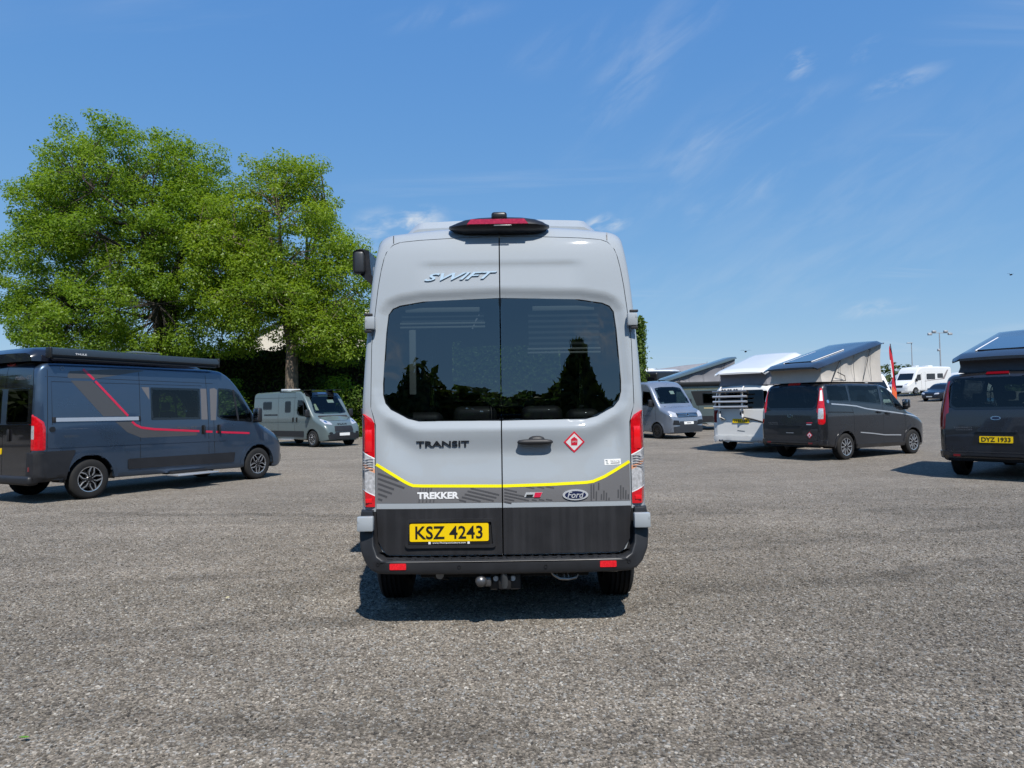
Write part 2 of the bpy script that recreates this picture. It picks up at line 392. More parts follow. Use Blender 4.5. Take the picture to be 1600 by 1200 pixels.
        if fl: bmesh.ops.reverse_faces(bm, faces=fl)
        if th:
            bd = [e for e in bm.edges if len(e.link_faces) == 1]
            ex = bmesh.ops.extrude_edge_only(bm, edges=bd)
            nv = [g for g in ex['geom'] if isinstance(g, bmesh.types.BMVert)]
            for v in nv:
                p, n_ = s.hit(ax, *((v.co.y, v.co.z) if ax in 'RL' else (v.co.x, v.co.z) if ax in 'BF' else (v.co.x, v.co.y))); v.co = v.co-n_*th
        return bm_obj(name, bm, mat, parent or s.root, smooth, recalc=False)
    def stroke(s, name, pts, w, ax, mat, off=.003, th=.004, parent=None, grid=.09):
        return s.panel(name, strip_poly(pts, w), ax, mat, off, th, parent, grid)
    def window(s, poly, ax, mat=None, frit=.035, name='window', off=.003, parent=None):
        w = s.panel(name, inset(poly, frit*.6), ax, mat or M_PRIV, off-.001, 0, parent, .12)
        s.panel('glass_edge', poly, ax, M_FRIT, off, .01, w, ring=inset(poly, frit))
        return w
    def text(s, name, txt, ax, u0, u1, v0, v1, mat, off=.005, bold=.0, shear=0.0, parent=None, th=.002, slope=0.0):
        V, Fc = text_geo(txt, bold, shear)
        P = np.array(V); x0, x1, y0, y1 = P[:, 0].min(), P[:, 0].max(), P[:, 1].min(), P[:, 1].max()
        bm = bmesh.new(); vs_ = []
        d = AX[ax][0]
        for x, y in P:
            a = (x-x0)/(x1-x0); u = u0+(u1-u0)*a; v = v0+(v1-v0)*(y-y0)/(y1-y0)+slope*a
            p, n_ = s.hit(ax, u, v); vs_.append(bm.verts.new(p+n_*off))
        for f in Fc:
            try: bm.faces.new([vs_[i] for i in f])
            except ValueError: pass
        bm.normal_update(); fl = [f for f in bm.faces if f.normal.dot(d) < 0]
        if fl: bmesh.ops.reverse_faces(bm, faces=fl)
        if th:
            bd = [e for e in bm.edges if len(e.link_faces) == 1]; ex = bmesh.ops.extrude_edge_only(bm, edges=bd)
            for v in ex['geom']:
                if isinstance(v, bmesh.types.BMVert): v.co -= d*th
        return bm_obj(name, bm, mat, parent or s.root, 0, recalc=False)
_tc = {}
def text_geo(txt, bold, shear):
    k = (txt, bold, shear)
    if k not in _tc:
        cu = bpy.data.curves.new('lettering', 'FONT'); cu.body = txt; cu.size = 1.0; cu.offset = bold; cu.shear = shear; cu.resolution_u = 3; cu.fill_mode = 'FRONT' if hasattr(cu, 'fill_mode') and cu.dimensions != '2D' else cu.fill_mode
        o = bpy.data.objects.new('lettering', cu); COL.objects.link(o)
        dg = bpy.context.evaluated_depsgraph_get(); me = o.evaluated_get(dg).to_mesh()
        V = [(v.co.x, v.co.y) for v in me.vertices]; Fc = [tuple(p.vertices) for p in me.polygons]
        if not Fc: raise RuntimeError('empty text '+txt)
        o.evaluated_get(dg).to_mesh_clear(); bpy.data.objects.remove(o); bpy.data.curves.remove(cu)
        _tc[k] = (V, Fc)
    return _tc[k]

# wheels: meshes shared by every wheel of a kind
_wm = {}
def wheel(parent, x, y, Rt, wd, kind='five', rim_r=None, side=1):
    rr = rim_r or Rt*.62
    key = (round(Rt, 3), wd, kind, round(rr, 3))
    if key not in _wm:
        h = wd/2; g = []
        prof = [(-h+.005, rr*.98), (-h, rr+.015), (-h-.004, Rt*.84), (-h+.012, Rt*.95), (-h+.028, Rt-.006)]
        gr = np.linspace(-h+.045, h-.045, 5)
        for c in gr: prof += [(c-.008, Rt), (c-.006, Rt-.011), (c+.006, Rt-.011), (c+.008, Rt)]
        prof += [(h-.028, Rt-.006), (h-.012, Rt*.95), (h+.004, Rt*.84), (h, rr+.015), (h-.005, rr*.98)]
        ty = lathe('tyre', prof, M_TYRE, None, 40)
        # tread blocks: shallow cross cuts read as relief in the rubber material; rim below
        parts_b, parts_s = [], []
        parts_b.append(lathe_geo([(h-.01, rr), (h-.02, rr*.95), (-.02, rr*.9), (-.03, .02)], 36))
        parts_s.append(lathe_geo([(h-.012, rr*1.0), (h-.002, rr*.985), (h-.004, rr*.93), (h-.03, rr*.91)], 36))
        def bar(a0, r0, a1, r1, w0, w1, depth, xx):
            p0 = Vector((0, math.cos(a0)*r0, math.sin(a0)*r0)); p1 = Vector((0, math.cos(a1)*r1, math.sin(a1)*r1)); d = (p1-p0).normalized(); nn = Vector((0, -d.z, d.y))
            q = [p0+nn*w0/2, p0-nn*w0/2, p1-nn*w1/2, p1+nn*w1/2]; V = [(xx, *p.yz) for p in q]+[(xx-depth, *(p+nn*(.004 if i in (0, 3) else -.004)).yz) for i, p in enumerate(q)]
            return V, [(0, 1, 2, 3), (4, 7, 6, 5), (0, 4, 5, 1), (1, 5, 6, 2), (2, 6, 7, 3), (3, 7, 4, 0)]
        ns = {'five': 5, 'ten': 10, 'seven': 7}.get(kind, 5)
        for k in range(ns):
            a = 2*math.pi*k/ns+.3
            if kind == 'five':
                for sg in (-1, 1):
                    parts_b.append(bar(a+sg*.10, .06, a+sg*.20, rr*.60, .05, .046, .035, h-.018)); parts_b.append(bar(a+sg*.20, rr*.57, a+sg*.50, rr*.95, .046, .04, .035, h-.016))
                    parts_s.append(bar(a+sg*.22, .075, a+sg*.27, rr*.58, .012, .013, .02, h-.006)); parts_s.append(bar(a+sg*.27, rr*.56, a+sg*.50, rr*.95, .016, .020, .02, h-.005))
            elif kind == 'ten':
                parts_s.append(bar(a, .07, a+.05, rr*.95, .035, .03, .03, h-.008)); parts_b.append(bar(a+.16, .07, a+.18, rr*.95, .03, .026, .03, h-.014))
            else:
                for sg in (-1, 1): parts_b.append(bar(a, .06, a+sg*.22, rr*.95, .04, .03, .03, h-.01))
        parts_b.append(lathe_geo([(h-.008, .001), (h-.008, .055), (h-.03, .075)], 16))
        for k in range(5): 
            a = 2*math.pi*k/5; c = lathe_geo([(h-.004, .001), (h-.004, .010), (h-.02, .011)], 8); parts_s.append(([(v[0], v[1]+math.cos(a)*.055, v[2]+math.sin(a)*.055) for v in c[0]], c[1]))
        V1, F1 = join_geo(parts_b); V2, F2 = join_geo(parts_s); V, Fa = join_geo([(V1, F1), (V2, F2)])
        smat = M_RIMB if kind == 'seven' else M_RIMS
        ri = mk('rim', V, Fa, [M_RIMB, smat], None, 30, [0]*len(F1)+[1]*len(F2))
        bm = bmesh.new(); bm.from_mesh(ri.data); bmesh.ops.recalc_face_normals(bm, faces=bm.faces); bm.to_mesh(ri.data); bm.free()
        _wm[key] = (ty.data, ri.data); bpy.data.objects.remove(ty); bpy.data.objects.remove(ri)
    a, b = _wm[key]
    w = bpy.data.objects.new('wheel', None); link(w, parent); w.location = (x, y, Rt-.006); w.rotation_euler = (random.uniform(0, 6), 0, 0 if side > 0 else math.pi); w.empty_display_size = .2
    t = link(bpy.data.objects.new('tyre', a), w); r = link(bpy.data.objects.new('rim', b), w)
    return w
def arch(v, ax, yc, zc, r, mat, lip=.055, a0=-8, a1=188, zmin=.3, depth=.02):
    """wheel arch lip laid on the body plus a dark wheel well"""
    n = 26; out, inn = [], []
    for k in range(n+1):
        a = R(a0+(a1-a0)*k/n); out.append((yc+math.cos(a)*(r+lip), max(zmin, zc+math.sin(a)*(r+lip)))); inn.append((yc+math.cos(a)*r, max(zmin, zc+math.sin(a)*r)))
    v.panel('wheel_arch', out+inn[::-1], ax, mat, .010, .05, grid=.2)
    sg = 1 if ax == 'R' else -1
    xo = abs(v.hit(ax, yc, zc+r+.02)[0].x)-.004
    V, Fc = [], []
    for k in range(n+1):
        a = R(a0+(a1-a0)*k/n)
        for xx in (xo, xo-.42): V.append((sg*xx, yc+math.cos(a)*(r+.012), max(zmin-.05, zc+math.sin(a)*(r+.012))))
    for k in range(n): Fc.append((2*k, 2*k+1, 2*k+3, 2*k+2))
    o = len(V); V += [(sg*(xo-.42), yc+math.cos(R(a0+(a1-a0)*k/n))*(r+.012), max(zmin-.05, zc+math.sin(R(a0+(a1-a0)*k/n))*(r+.012))) for k in range(n+1)]
    Fc.append(tuple(range(o, o+n+1)))
    mk('wheel_well', V, Fc, M_DARK, v.root, 40)
def circ(yc, zc, r, n=28): return [(yc+math.cos(2*math.pi*k/n)*r, zc+math.sin(2*math.pi*k/n)*r) for k in range(n)]
def seat(parent, x, y, z, mat=None, face=1, w=.46):
    bm = bmesh.new(); box_bm(bm, (x, y, z+.14), (w, .48, .16), .05); box_bm(bm, (x, y-face*.25, z+.52), (w, .13, .68), .05, rot=Matrix.Rotation(face*R(10), 4, 'X')); box_bm(bm, (x, y-face*.34, z+.97), (.26, .09, .2), .04)
    box_bm(bm, (x, y, z-.1), (w*.8, .4, .36), .02)
    return bm_obj('seat', bm, mat or M_SEAT, parent)
def cabin(v, yd, zd, ys, zs, hand=1):
    """dashboard, steering wheel, two cab seats and a floor inside"""
    W = .9
    box('dashboard', (0, yd, zd-.22), (1.6, .5, .42), M_SEAT, v.root, .08)
    seat(v.root, .45, ys, zs); seat(v.root, -.45, ys, zs)
    c = Vector((.42*hand, yd-.38, zd-.08)); pts = []
    for k in range(17):
        a = 2*math.pi*k/16; pts.append(c+Vector((math.cos(a)*.19, math.sin(a)*.19*.45, math.sin(a)*.19*.89)))
    tube('steering_wheel', pts, .016, M_INK, v.root, 6)
    box('cabin_floor', (0, v.L*.48, zs-.27), (1.75, v.L*.72, .04), M_SEAT, v.root, .005)
def mirror(v, y, z, sg, mat=None, out=.22, h=.34, w=.2):
    x = abs(v.hit('R' if sg > 0 else 'L', y, z)[0].x)
    bm = bmesh.new(); box_bm(bm, (sg*(x+out*.62), y, z+.08), (w, .13, h), .045, 3); box_bm(bm, (sg*(x+.06), y+.01, z-.06), (.2, .07, .07), .02)
    m = bm_obj('wing_mirror', bm, mat or M_BLACK, v.root)
    box('mirror_glass', (sg*(x+out*.62), y-.067, z+.1), (w*.8, .006, h*.72), M_CHROME, m, .002)
    return m
def plate_rear(v, x, z, txt, ax='B', w=.52, h=.112, mat=M_YEL, tmat=M_INK, off=.02):
    p = v.panel('number_plate', rounded([(x-w/2, z-h/2), (x+w/2, z-h/2), (x+w/2, z+h/2), (x-w/2, z+h/2)], .012, 3), ax, mat, off, .02, grid=.3)
    if txt: v.text('plate_lettering', txt, ax, x-w*.435, x+w*.435, z-h*.35, z+h*.35, tmat, off+.003, .022, parent=p)
    return p

# ================================================================== the ground
def ground_axis(lo, hi, near, n):
    t = np.linspace(-1, 1, n); k = 5.0
    return np.where(t < 0, -np.sinh(-t*k)/math.sinh(k)*abs(lo), np.sinh(t*k)/math.sinh(k)*hi)+near
gx = ground_axis(-1800, 1800, 6, 201); gy = ground_axis(-1500, 2500, 30, 221)
GX, GY = np.meshgrid(gx, gy); GZ = gz(GX, GY)
gv = np.stack([GX, GY, GZ], -1).reshape(-1, 3); nx = len(gx)
gf = [(j*nx+i, j*nx+i+1, (j+1)*nx+i+1, (j+1)*nx+i) for j in range(len(gy)-1) for i in range(nx-1)]
def gravel_mat(name, stone=False):
    m = bpy.data.materials.new(name); m.use_nodes = True; t = m.node_tree; b = t.nodes['Principled BSDF']; b.inputs['Roughness'].default_value = .85; b.inputs['Diffuse Roughness'].default_value = 1.0; b.inputs['Specular IOR Level'].default_value = .35
    geo = N(t, 'ShaderNodeNewGeometry'); pos = geo.outputs['Position']
    def noise(sc, det=4, rough=.55, dist=0.0):
        n = N(t, 'ShaderNodeTexNoise', inp={'Scale': sc, 'Detail': det, 'Roughness': rough, 'Distortion': dist}); t.links.new(pos, n.inputs['Vector']); return n.outputs['Fac']
    def rmap(f, a, b_, lo, hi):
        n = N(t, 'ShaderNodeMapRange', inp={'From Min': a, 'From Max': b_, 'To Min': lo, 'To Max': hi}); t.links.new(f, n.inputs['Value']); return n.outputs[0]
    def mth(op, a, b_):
        n = N(t, 'ShaderNodeMath', operation=op)
        for i, v in enumerate((a, b_)):
            if isinstance(v, (int, float)): n.inputs[i].default_value = v
            else: t.links.new(v, n.inputs[i])
        return n.outputs[0]
    cr = N(t, 'ShaderNodeValToRGB'); e = cr.color_ramp.elements
    cols = [(0, (.06, .055, .05)), (.22, (.138, .122, .104)), (.5, (.210, .186, .158)), (.70, (.282, .250, .212)), (.83, (.24, .25, .258)), (.93, (.37, .34, .305)), (1.0, (.56, .53, .49))]
    e[0].position, e[0].color = cols[0][0], (*cols[0][1], 1); e[1].position, e[1].color = cols[-1][0], (*cols[-1][1], 1)
    for p, c in cols[1:-1]: x = e.new(p); x.color = (*c, 1)
    big = mth('MULTIPLY', rmap(noise(.35, 5, .6, .4), .3, .7, .84, 1.14), rmap(noise(2.3, 4, .6), .3, .7, .9, 1.1))
    mpn = N(t, 'ShaderNodeMapping'); mpn.inputs['Scale'].default_value = (.10, .75, 1); mpn.inputs['Rotation'].default_value = (0, 0, R(-8)); t.links.new(pos, mpn.inputs[0])
    trk = N(t, 'ShaderNodeTexNoise', inp={'Scale': 1.6, 'Detail': 5.0, 'Roughness': .6, 'Distortion': .5}); t.links.new(mpn.outputs[0], trk.inputs['Vector'])
    big = mth('MULTIPLY', big, rmap(trk.outputs['Fac'], .32, .68, .87, 1.10))
    # wheel tracks pressed into the yard
    sx_ = N(t, 'ShaderNodeSeparateXYZ'); t.links.new(pos, sx_.inputs[0]); wob = mth('MULTIPLY', mth('SUBTRACT', noise(.5, 2), .5), .5); tk = None
    for a_, b_, c_ in ((5.55, .22, .012), (7.25, .20, .012), (3.35, -.10, .018), (10.4, -.06, .010)):
        f = mth('SUBTRACT', mth('ADD', sx_.outputs['Y'], wob), mth('ADD', a_, mth('MULTIPLY', sx_.outputs['X'], mth('ADD', b_, mth('MULTIPLY', sx_.outputs['X'], c_)))))
        w_ = N(t, 'ShaderNodeMapRange', interpolation_type='SMOOTHSTEP', inp={'From Min': .07, 'From Max': .26, 'To Min': 1.0, 'To Max': 0.0}); t.links.new(mth('ABSOLUTE', f, 0.0), w_.inputs['Value'])
        tk = w_.outputs[0] if tk is None else mth('MAXIMUM', tk, w_.outputs[0])
    tk = mth('MULTIPLY', tk, rmap(noise(1.1, 4, .65), .36, .60, 0, .30)); big = mth('MULTIPLY', big, mth('SUBTRACT', 1.0, tk))
    if stone:
        oi = N(t, 'ShaderNodeObjectInfo'); t.links.new(oi.outputs['Random'], cr.inputs['Fac'])
        big = mth('MULTIPLY', big, rmap(noise(90, 3, .6), .3, .7, .85, 1.15))
    else:
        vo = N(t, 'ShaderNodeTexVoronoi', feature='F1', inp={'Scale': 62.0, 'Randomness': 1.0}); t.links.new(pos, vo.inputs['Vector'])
        sp = N(t, 'ShaderNodeSeparateColor'); t.links.new(vo.outputs['Color'], sp.inputs[0])
        v2 = N(t, 'ShaderNodeTexVoronoi', feature='F1', inp={'Scale': 19.0}); t.links.new(pos, v2.inputs['Vector']); sp2 = N(t, 'ShaderNodeSeparateColor'); t.links.new(v2.outputs['Color'], sp2.inputs[0])
        mixf = mth('ADD', mth('MULTIPLY', sp.outputs[0], .72), mth('MULTIPLY', sp2.outputs[1], .24)); t.links.new(mixf, cr.inputs['Fac'])
        dk = rmap(vo.outputs['Distance'], .15, .75, 1.24, .50); big = mth('MULTIPLY', big, dk)  # lighter stone middles, darker gaps: shade between stones put into the colour
        # the worn wheel tracks that cross the yard and a brown damp patch or two
        wv = N(t, 'ShaderNodeTexWave', wave_type='BANDS', bands_direction='Y', inp={'Scale': .16, 'Distortion': 5.0, 'Detail': 3.0, 'Detail Scale': .35}); t.links.new(pos, wv.inputs['Vector'])
        big = mth('MULTIPLY', big, rmap(wv.outputs['Fac'], 0, 1, .97, 1.03))
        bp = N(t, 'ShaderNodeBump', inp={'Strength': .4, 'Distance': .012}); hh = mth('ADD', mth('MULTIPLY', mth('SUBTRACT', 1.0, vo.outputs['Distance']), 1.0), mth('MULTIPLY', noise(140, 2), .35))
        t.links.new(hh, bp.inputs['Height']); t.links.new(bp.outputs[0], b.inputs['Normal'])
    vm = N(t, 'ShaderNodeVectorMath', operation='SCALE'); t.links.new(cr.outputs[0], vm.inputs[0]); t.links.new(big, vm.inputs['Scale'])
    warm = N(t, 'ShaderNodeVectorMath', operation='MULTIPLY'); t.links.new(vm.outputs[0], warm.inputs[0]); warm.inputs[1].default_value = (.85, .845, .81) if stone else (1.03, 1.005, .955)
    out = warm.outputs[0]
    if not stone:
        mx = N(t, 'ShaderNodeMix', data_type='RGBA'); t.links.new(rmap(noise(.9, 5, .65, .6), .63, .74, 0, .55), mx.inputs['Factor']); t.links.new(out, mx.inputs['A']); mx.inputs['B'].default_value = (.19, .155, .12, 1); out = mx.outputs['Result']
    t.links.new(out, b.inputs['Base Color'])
    return m
M_GRAVEL = gravel_mat('gravel_ground'); M_STONE = gravel_mat('gravel_stone', True)
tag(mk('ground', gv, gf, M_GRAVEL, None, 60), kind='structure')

# loose chippings, real stones where they are large enough to see
stones = bpy.data.collections.new('stone_shapes')
for k in range(6):
    bm = bmesh.new(); bmesh.ops.create_icosphere(bm, subdivisions=1, radius=1.0)
    sx, sy, sz = random.uniform(.7, 1.15), random.uniform(.55, .95), random.uniform(.35, .6)
    for v in bm.verts:
        f = 1+random.uniform(-.24, .24); v.co = Vector((v.co.x*sx*f, v.co.y*sy*f, v.co.z*sz*f))
    me = bpy.data.meshes.new('stone'); bm.to_mesh(me); bm.free(); me.materials.append(M_STONE); stones.objects.link(bpy.data.objects.new('stone_shape', me))
def gravel_nodes():
    ng = bpy.data.node_groups.new('gravel_scatter', 'GeometryNodeTree')
    ng.interface.new_socket('Geometry', in_out='INPUT', socket_type='NodeSocketGeometry'); ng.interface.new_socket('Density', in_out='INPUT', socket_type='NodeSocketFloat')
    ng.interface.new_socket('Geometry', in_out='OUTPUT', socket_type='NodeSocketGeometry')
    gi = ng.nodes.new('NodeGroupInput'); go = ng.nodes.new('NodeGroupOutput'); di = ng.nodes.new('GeometryNodeDistributePointsOnFaces'); ci = ng.nodes.new('GeometryNodeCollectionInfo')
    ci.inputs['Collection'].default_value = stones; ci.inputs['Separate Children'].default_value = True; ci.inputs['Reset Children'].default_value = True
    ip = ng.nodes.new('GeometryNodeInstanceOnPoints'); ip.inputs['Pick Instance'].default_value = True
    rv = ng.nodes.new('FunctionNodeRandomValue'); rv.data_type = 'FLOAT_VECTOR'; rv.inputs[0].default_value = (-.45, -.45, 0); rv.inputs[1].default_value = (.45, .45, 6.28)
    rs = ng.nodes.new('FunctionNodeRandomValue'); rs.data_type = 'FLOAT'; rs.inputs[2].default_value = 0.0; rs.inputs[3].default_value = 1.0
    pw = ng.nodes.new('ShaderNodeMath'); pw.operation = 'POWER'; pw.inputs[1].default_value = 3.6
    mr = ng.nodes.new('ShaderNodeMapRange'); mr.inputs['To Min'].default_value = .0042; mr.inputs['To Max'].default_value = .0145
    L = ng.links.new
    L(gi.outputs[0], di.inputs['Mesh']); L(gi.outputs[1], di.inputs['Density']); L(di.outputs['Points'], ip.inputs['Points']); L(ci.outputs[0], ip.inputs['Instance']); L(rv.outputs[0], ip.inputs['Rotation'])
    L(rs.outputs[1], pw.inputs[0]); L(pw.outputs[0], mr.inputs['Value']); L(mr.outputs[0], ip.inputs['Scale']); L(ip.outputs[0], go.inputs[0])
    return ng
GN = gravel_nodes()
def gravel_patch(x0, x1, y0, y1, dens, label):
    o = mk('gravel', [(x0, y0, .001), (x1, y0, .001), (x1, y1, .001), (x0, y1, .001)], [(0, 1, 2, 3)], M_STONE, None, 0)
    m = o.modifiers.new('scatter', 'NODES'); m.node_group = GN
    m[GN.interface.items_tree[1].identifier if GN.interface.items_tree[1].in_out == 'INPUT' else 'Socket_1'] = float(dens)
    for it in GN.interface.items_tree:
        if it.in_out == 'INPUT' and it.name == 'Density': m[it.identifier] = float(dens)
    tag(o, label, 'gravel', kind='stuff')
gravel_patch(-6, 6, 1.5, 6.5, 4300, 'loose grey stone chippings strewn over the front of the yard')
gravel_patch(-9, 9, 6.5, 9, 1900, 'thinner grey stone chippings either side of the middle van')
gravel_patch(-10, 10, 9, 11, 1000, 'sparse stone chippings between the middle van and the parked campers')
gravel_patch(-11, 11, 11, 13, 450, 'scattered single chippings before the parked campers')

# ================================================================== the light grey van in the middle, seen from behind
M_HERO = carpaint('grey_paint', (.345, .377, .403), 0.0, .30, .03)
hero = Vehicle('campervan', -0.072, 4.9, 0)
HR = hero.root
tag(HR, 'light grey high-roof campervan with a yellow line across its rear doors', 'van')
TRANSIT = dict(L=5.98, W=1.022,
    top=[(0, 2.95), (.3, 2.955), (1, 2.96), (3.9, 2.94), (4.3, 2.86), (4.55, 2.72), (5.05, 1.75), (5.2, 1.52), (5.35, 1.42), (5.7, 1.28), (5.86, 1.14), (5.94, .95), (5.98, .7)],
    bot=[(0, .36), (.5, .34), (5.5, .30), (5.98, .36)], plan=[(0, 1), (4.6, 1), (5.2, .985), (5.6, .95), (5.85, .87), (5.94, .78), (5.98, .66)],
    tum=[(.3, .985), (.6, 1.0), (1.0, 1.003), (1.5, 1.003), (1.83, .99), (2.2, .967), (2.5, .945), (2.8, .905), (2.95, .88)], sh=[(0, .11), (4.5, .11), (5.3, .14), (5.98, .14)], crown=[(0, .06), (5.98, .06)])
cabL = [(4.05, 1.55), (5.1, 1.5), (4.62, 2.22), (4.1, 2.26)]
hero.loft(TRANSIT, M_HERO, holes=[('R', circ(1.06, .36, .43)), ('L', circ(1.06, .36, .43)), ('R', circ(4.8, .36, .43)), ('L', circ(4.8, .36, .43)),
    ('R', inset(cabL, .03)), ('L', inset(cabL, .03)), ('F', [(-.78, 1.6), (.78, 1.6), (.68, 2.45), (-.68, 2.45)]),
    ('B', [(-3, -1), (3, -1), (3, 5), (-3, 5)])])
side_bvh = hero.bvh
for ax in 'RL':
    arch(hero, ax, 1.06, .36, .43, M_BLACK); arch(hero, ax, 4.8, .36, .43, M_BLACK)
    hero.window(rounded(cabL, .06), ax, M_CAB); hero.window(rounded([(2.7, 1.5), (3.8, 1.5), (3.8, 2.2), (2.7, 2.2)], .08), ax, M_PRIV2)
    hero.panel('side_moulding', [(1.55, .55), (4.3, .55), (4.3, .78), (1.55, .78)], ax, M_BLACK, .012, .02)
    hero.stroke('door_gap', [(3.95, .5), (3.97, 2.35)], .008, ax, M_INK)
hero.panel('windscreen', rounded([(-.8, 1.57), (.8, 1.57), (.7, 2.48), (-.7, 2.48)], .07), 'F', M_CAB, .004, 0)
hero.panel('grille', rounded([(-.5, .72), (.5, .72), (.42, 1.05), (-.42, 1.05)], .05), 'F', M_BLACK, .01, .02)
for sg in (-1, 1): hero.panel('headlight', rounded([(sg*.52, .95), (sg*.86, 1.0), (sg*.84, 1.2), (sg*.55, 1.12)], .04), 'F', M_CLEARL, .01, .02)
mirror(hero, 4.75, 1.62, 1); mirror(hero, 4.75, 1.62, -1)
cabin(hero, 5.1, 1.5, 4.15, .8, 1)
# --- rear surface as a function of place
Dz = pchip([.3, .5, 1.0, 1.5, 2.0, 2.4, 2.7, 2.84, 2.96], [.12, .12, .12, .14, .19, .24, .29, .34, .43])
WIN = [(0, 2.364), (.574, 2.345), (.745, 2.318), (.80, 2.295), (.83, 2.25), (.845, 2.113), (.864, 1.739), (.862, 1.66), (.845, 1.60), (.805, 1.552), (.676, 1.484), (.60, 1.466), (0, 1.461)]
WINF = WIN+[(-x, z) for x, z in WIN[-2:0:-1]]
WA = np.array(WINF)
def win_sdf(x, z):
    p = np.array([x, z]); a = WA; b = np.roll(WA, -1, 0); ab = b-a; t = np.clip(((p-a)*ab).sum(1)/((ab*ab).sum(1)+1e-12), 0, 1); d = np.hypot(*(p-(a+ab*t[:, None])).T).min()
    return -d if inside(WINF, np.array([x]), np.array([z]))[0] else d
def sstep(a, b, x):
    t = min(1, max(0, (x-a)/(b-a))); return t*t*(3-2*t)
def lstep(a, b, x):
    t = min(1, max(0, (x-a)/(b-a))); return t-.04*math.sin(2*math.pi*t)
def rearD(x, z):
    y = float(Dz(z))+.035*abs(x)**4
    if z > .86:
        d = win_sdf(x, z); y += .032*(1-lstep(0, .075 if z > 1.7 else .06, d))
        fx = 1-.0*abs(x); edge = 1-sstep(.80, .90, abs(x))
        lift = .16*sstep(.55, .9, abs(x))
        zz = z-lift
        y += .036*edge*(lstep(1.40, 1.235, zz)-lstep(1.22, .95, zz))
        y += .010*(1-sstep(.5, .66, abs(x)))*sstep(2.645, 2.60, z)*(1-sstep(2.60, 2.38, z))
    return y
class _B: pass
gxs = np.linspace(-1.0, 1.0, 121); gzs = np.linspace(.40, 2.93, 151)
rv_ = [Vector((x, rearD(x, z), z)) for z in gzs for x in gxs]; rf_ = [(j*121+i, j*121+i+1, (j+1)*121+i+1, (j+1)*121+i) for j in range(150) for i in range(120)]
hero.bvh = BVHTree.FromPolygons(rv_, rf_)
DOORH = [(.56, .515), (.82, .518), (.865, .545), (.895, .62), (.907, .85), (.910, 1.44), (.925, 1.50), (.945, 1.56), (.945, 2.02), (.922, 2.27), (.905, 2.44), (.885, 2.58), (.862, 2.69), (.838, 2.745), (.80, 2.782), (.75, 2.802), (.6, 2.816), (.3, 2.83)]
def door_panel(name, sg, c):
    poly = [(c, .515)]+[(sg*x, z) for x, z in DOORH]+[(c, 2.835)]
    bm = bmesh.new(); bm.faces.new([bm.verts.new((x, 0, z)) for x, z in poly])
    for lo, hi, nn, st in ((-1, 1, (1, 0, 0), .022), (.5, 2.85, (0, 0, 1), .020)):
        for k in range(1, int((hi-lo)/st)):
            q = lo+k*st; bmesh.ops.bisect_plane(bm, geom=list(bm.verts)+list(bm.edges)+list(bm.faces), plane_co=(q*nn[0], 0, q*nn[2]), plane_no=nn, dist=1e-5)
    wi = inset(WINF, .005)
    fs = list(bm.faces); cs = np.array([f.calc_center_median()[:] for f in fs]); dl = inside(wi, cs[:, 0], cs[:, 2]); bmesh.ops.delete(bm, geom=[f for f, d in zip(fs, dl) if d], context='FACES')
    WS = np.array(inset(WINF, .004)); WS2 = np.roll(WS, -1, 0)
    for v in {v for e in bm.edges if len(e.link_faces) == 1 for v in e.verts}:
        p = np.array([v.co.x, v.co.z])
        if abs(p[0]-c) < 1e-4: continue
        ab = WS2-WS; t = np.clip(((p-WS)*ab).sum(1)/((ab*ab).sum(1)+1e-12), 0, 1); q = WS+ab*t[:, None]; dd = np.hypot(*(p-q).T); i = dd.argmin()
        if dd[i] < .03: v.co.x, v.co.z = q[i]
    for v in bm.verts: v.co.y = rearD(v.co.x, v.co.z)
    bm.normal_update(); fl = [f for f in bm.faces if f.normal.y > 0]
    if fl: bmesh.ops.reverse_faces(bm, faces=fl)
    bd = [e for e in bm.edges if len(e.link_faces) == 1]; ex = bmesh.ops.extrude_edge_only(bm, edges=bd)
    for g in ex['geom']:
        if isinstance(g, bmesh.types.BMVert): g.co.y += .035
    return bm_obj(name, bm, M_HERO, HR, 40, recalc=False)
doorL = door_panel('rear_door', -1, -.0125); doorR = door_panel('rear_door', 1, -.0035)
M_HGLASS = glass('tinted_rear_glass', (.27, .30, .31), 2.15)
for sg, c, dr in ((-1, -.0125, doorL), (1, -.0035, doorR)):
    p = [(c, 1.4612)]+[(sg*x, z) for x, z in WIN[-2:0:-1]]+[(c, 2.3638)]
    if sg < 0: pass
    g = hero.panel('window', p, 'B', M_HGLASS, .0035, 0, dr, .05, smooth=60)
    hero.panel('glass_edge', p, 'B', M_FRIT, .0042, .006, g, ring=inset(p, .010))
# --- frame round the doors: from the door gap out to the corner and on to the sides
sec = [(x, z) for x, z in [(1.022*v, q) for q, v in []]]
def hero_contour():
    tum = pc(TRANSIT['tum']); out = []
    for z in np.linspace(.54, 2.78, 40): out.append((1.022*float(tum(z)), z))
    c = 1.022*float(tum(2.78))-.11
    for k in range(1, 9): a = math.pi/2*k/8; out.append((c+.11*math.cos(a), 2.78+.11*math.sin(a)))
    for k in range(1, 9): x = c*(1-k/8); out.append((x, 2.95-.06*(x/c)**2))
    return out
def resample(P, n):
    P = np.array(P); s = np.concatenate([[0], np.cumsum(np.hypot(*np.diff(P, axis=0).T))]); t = np.linspace(0, s[-1], n); return np.stack([np.interp(t, s, P[:, 0]), np.interp(t, s, P[:, 1])], 1)
inn = [(x+.005, z) for x, z in DOORH[1:12]]+[(x+.004, z+.004) for x, z in DOORH[12:15]]+[(x, z+.005) for x, z in DOORH[15:]]+[(0, 2.84)]
con = hero_contour()
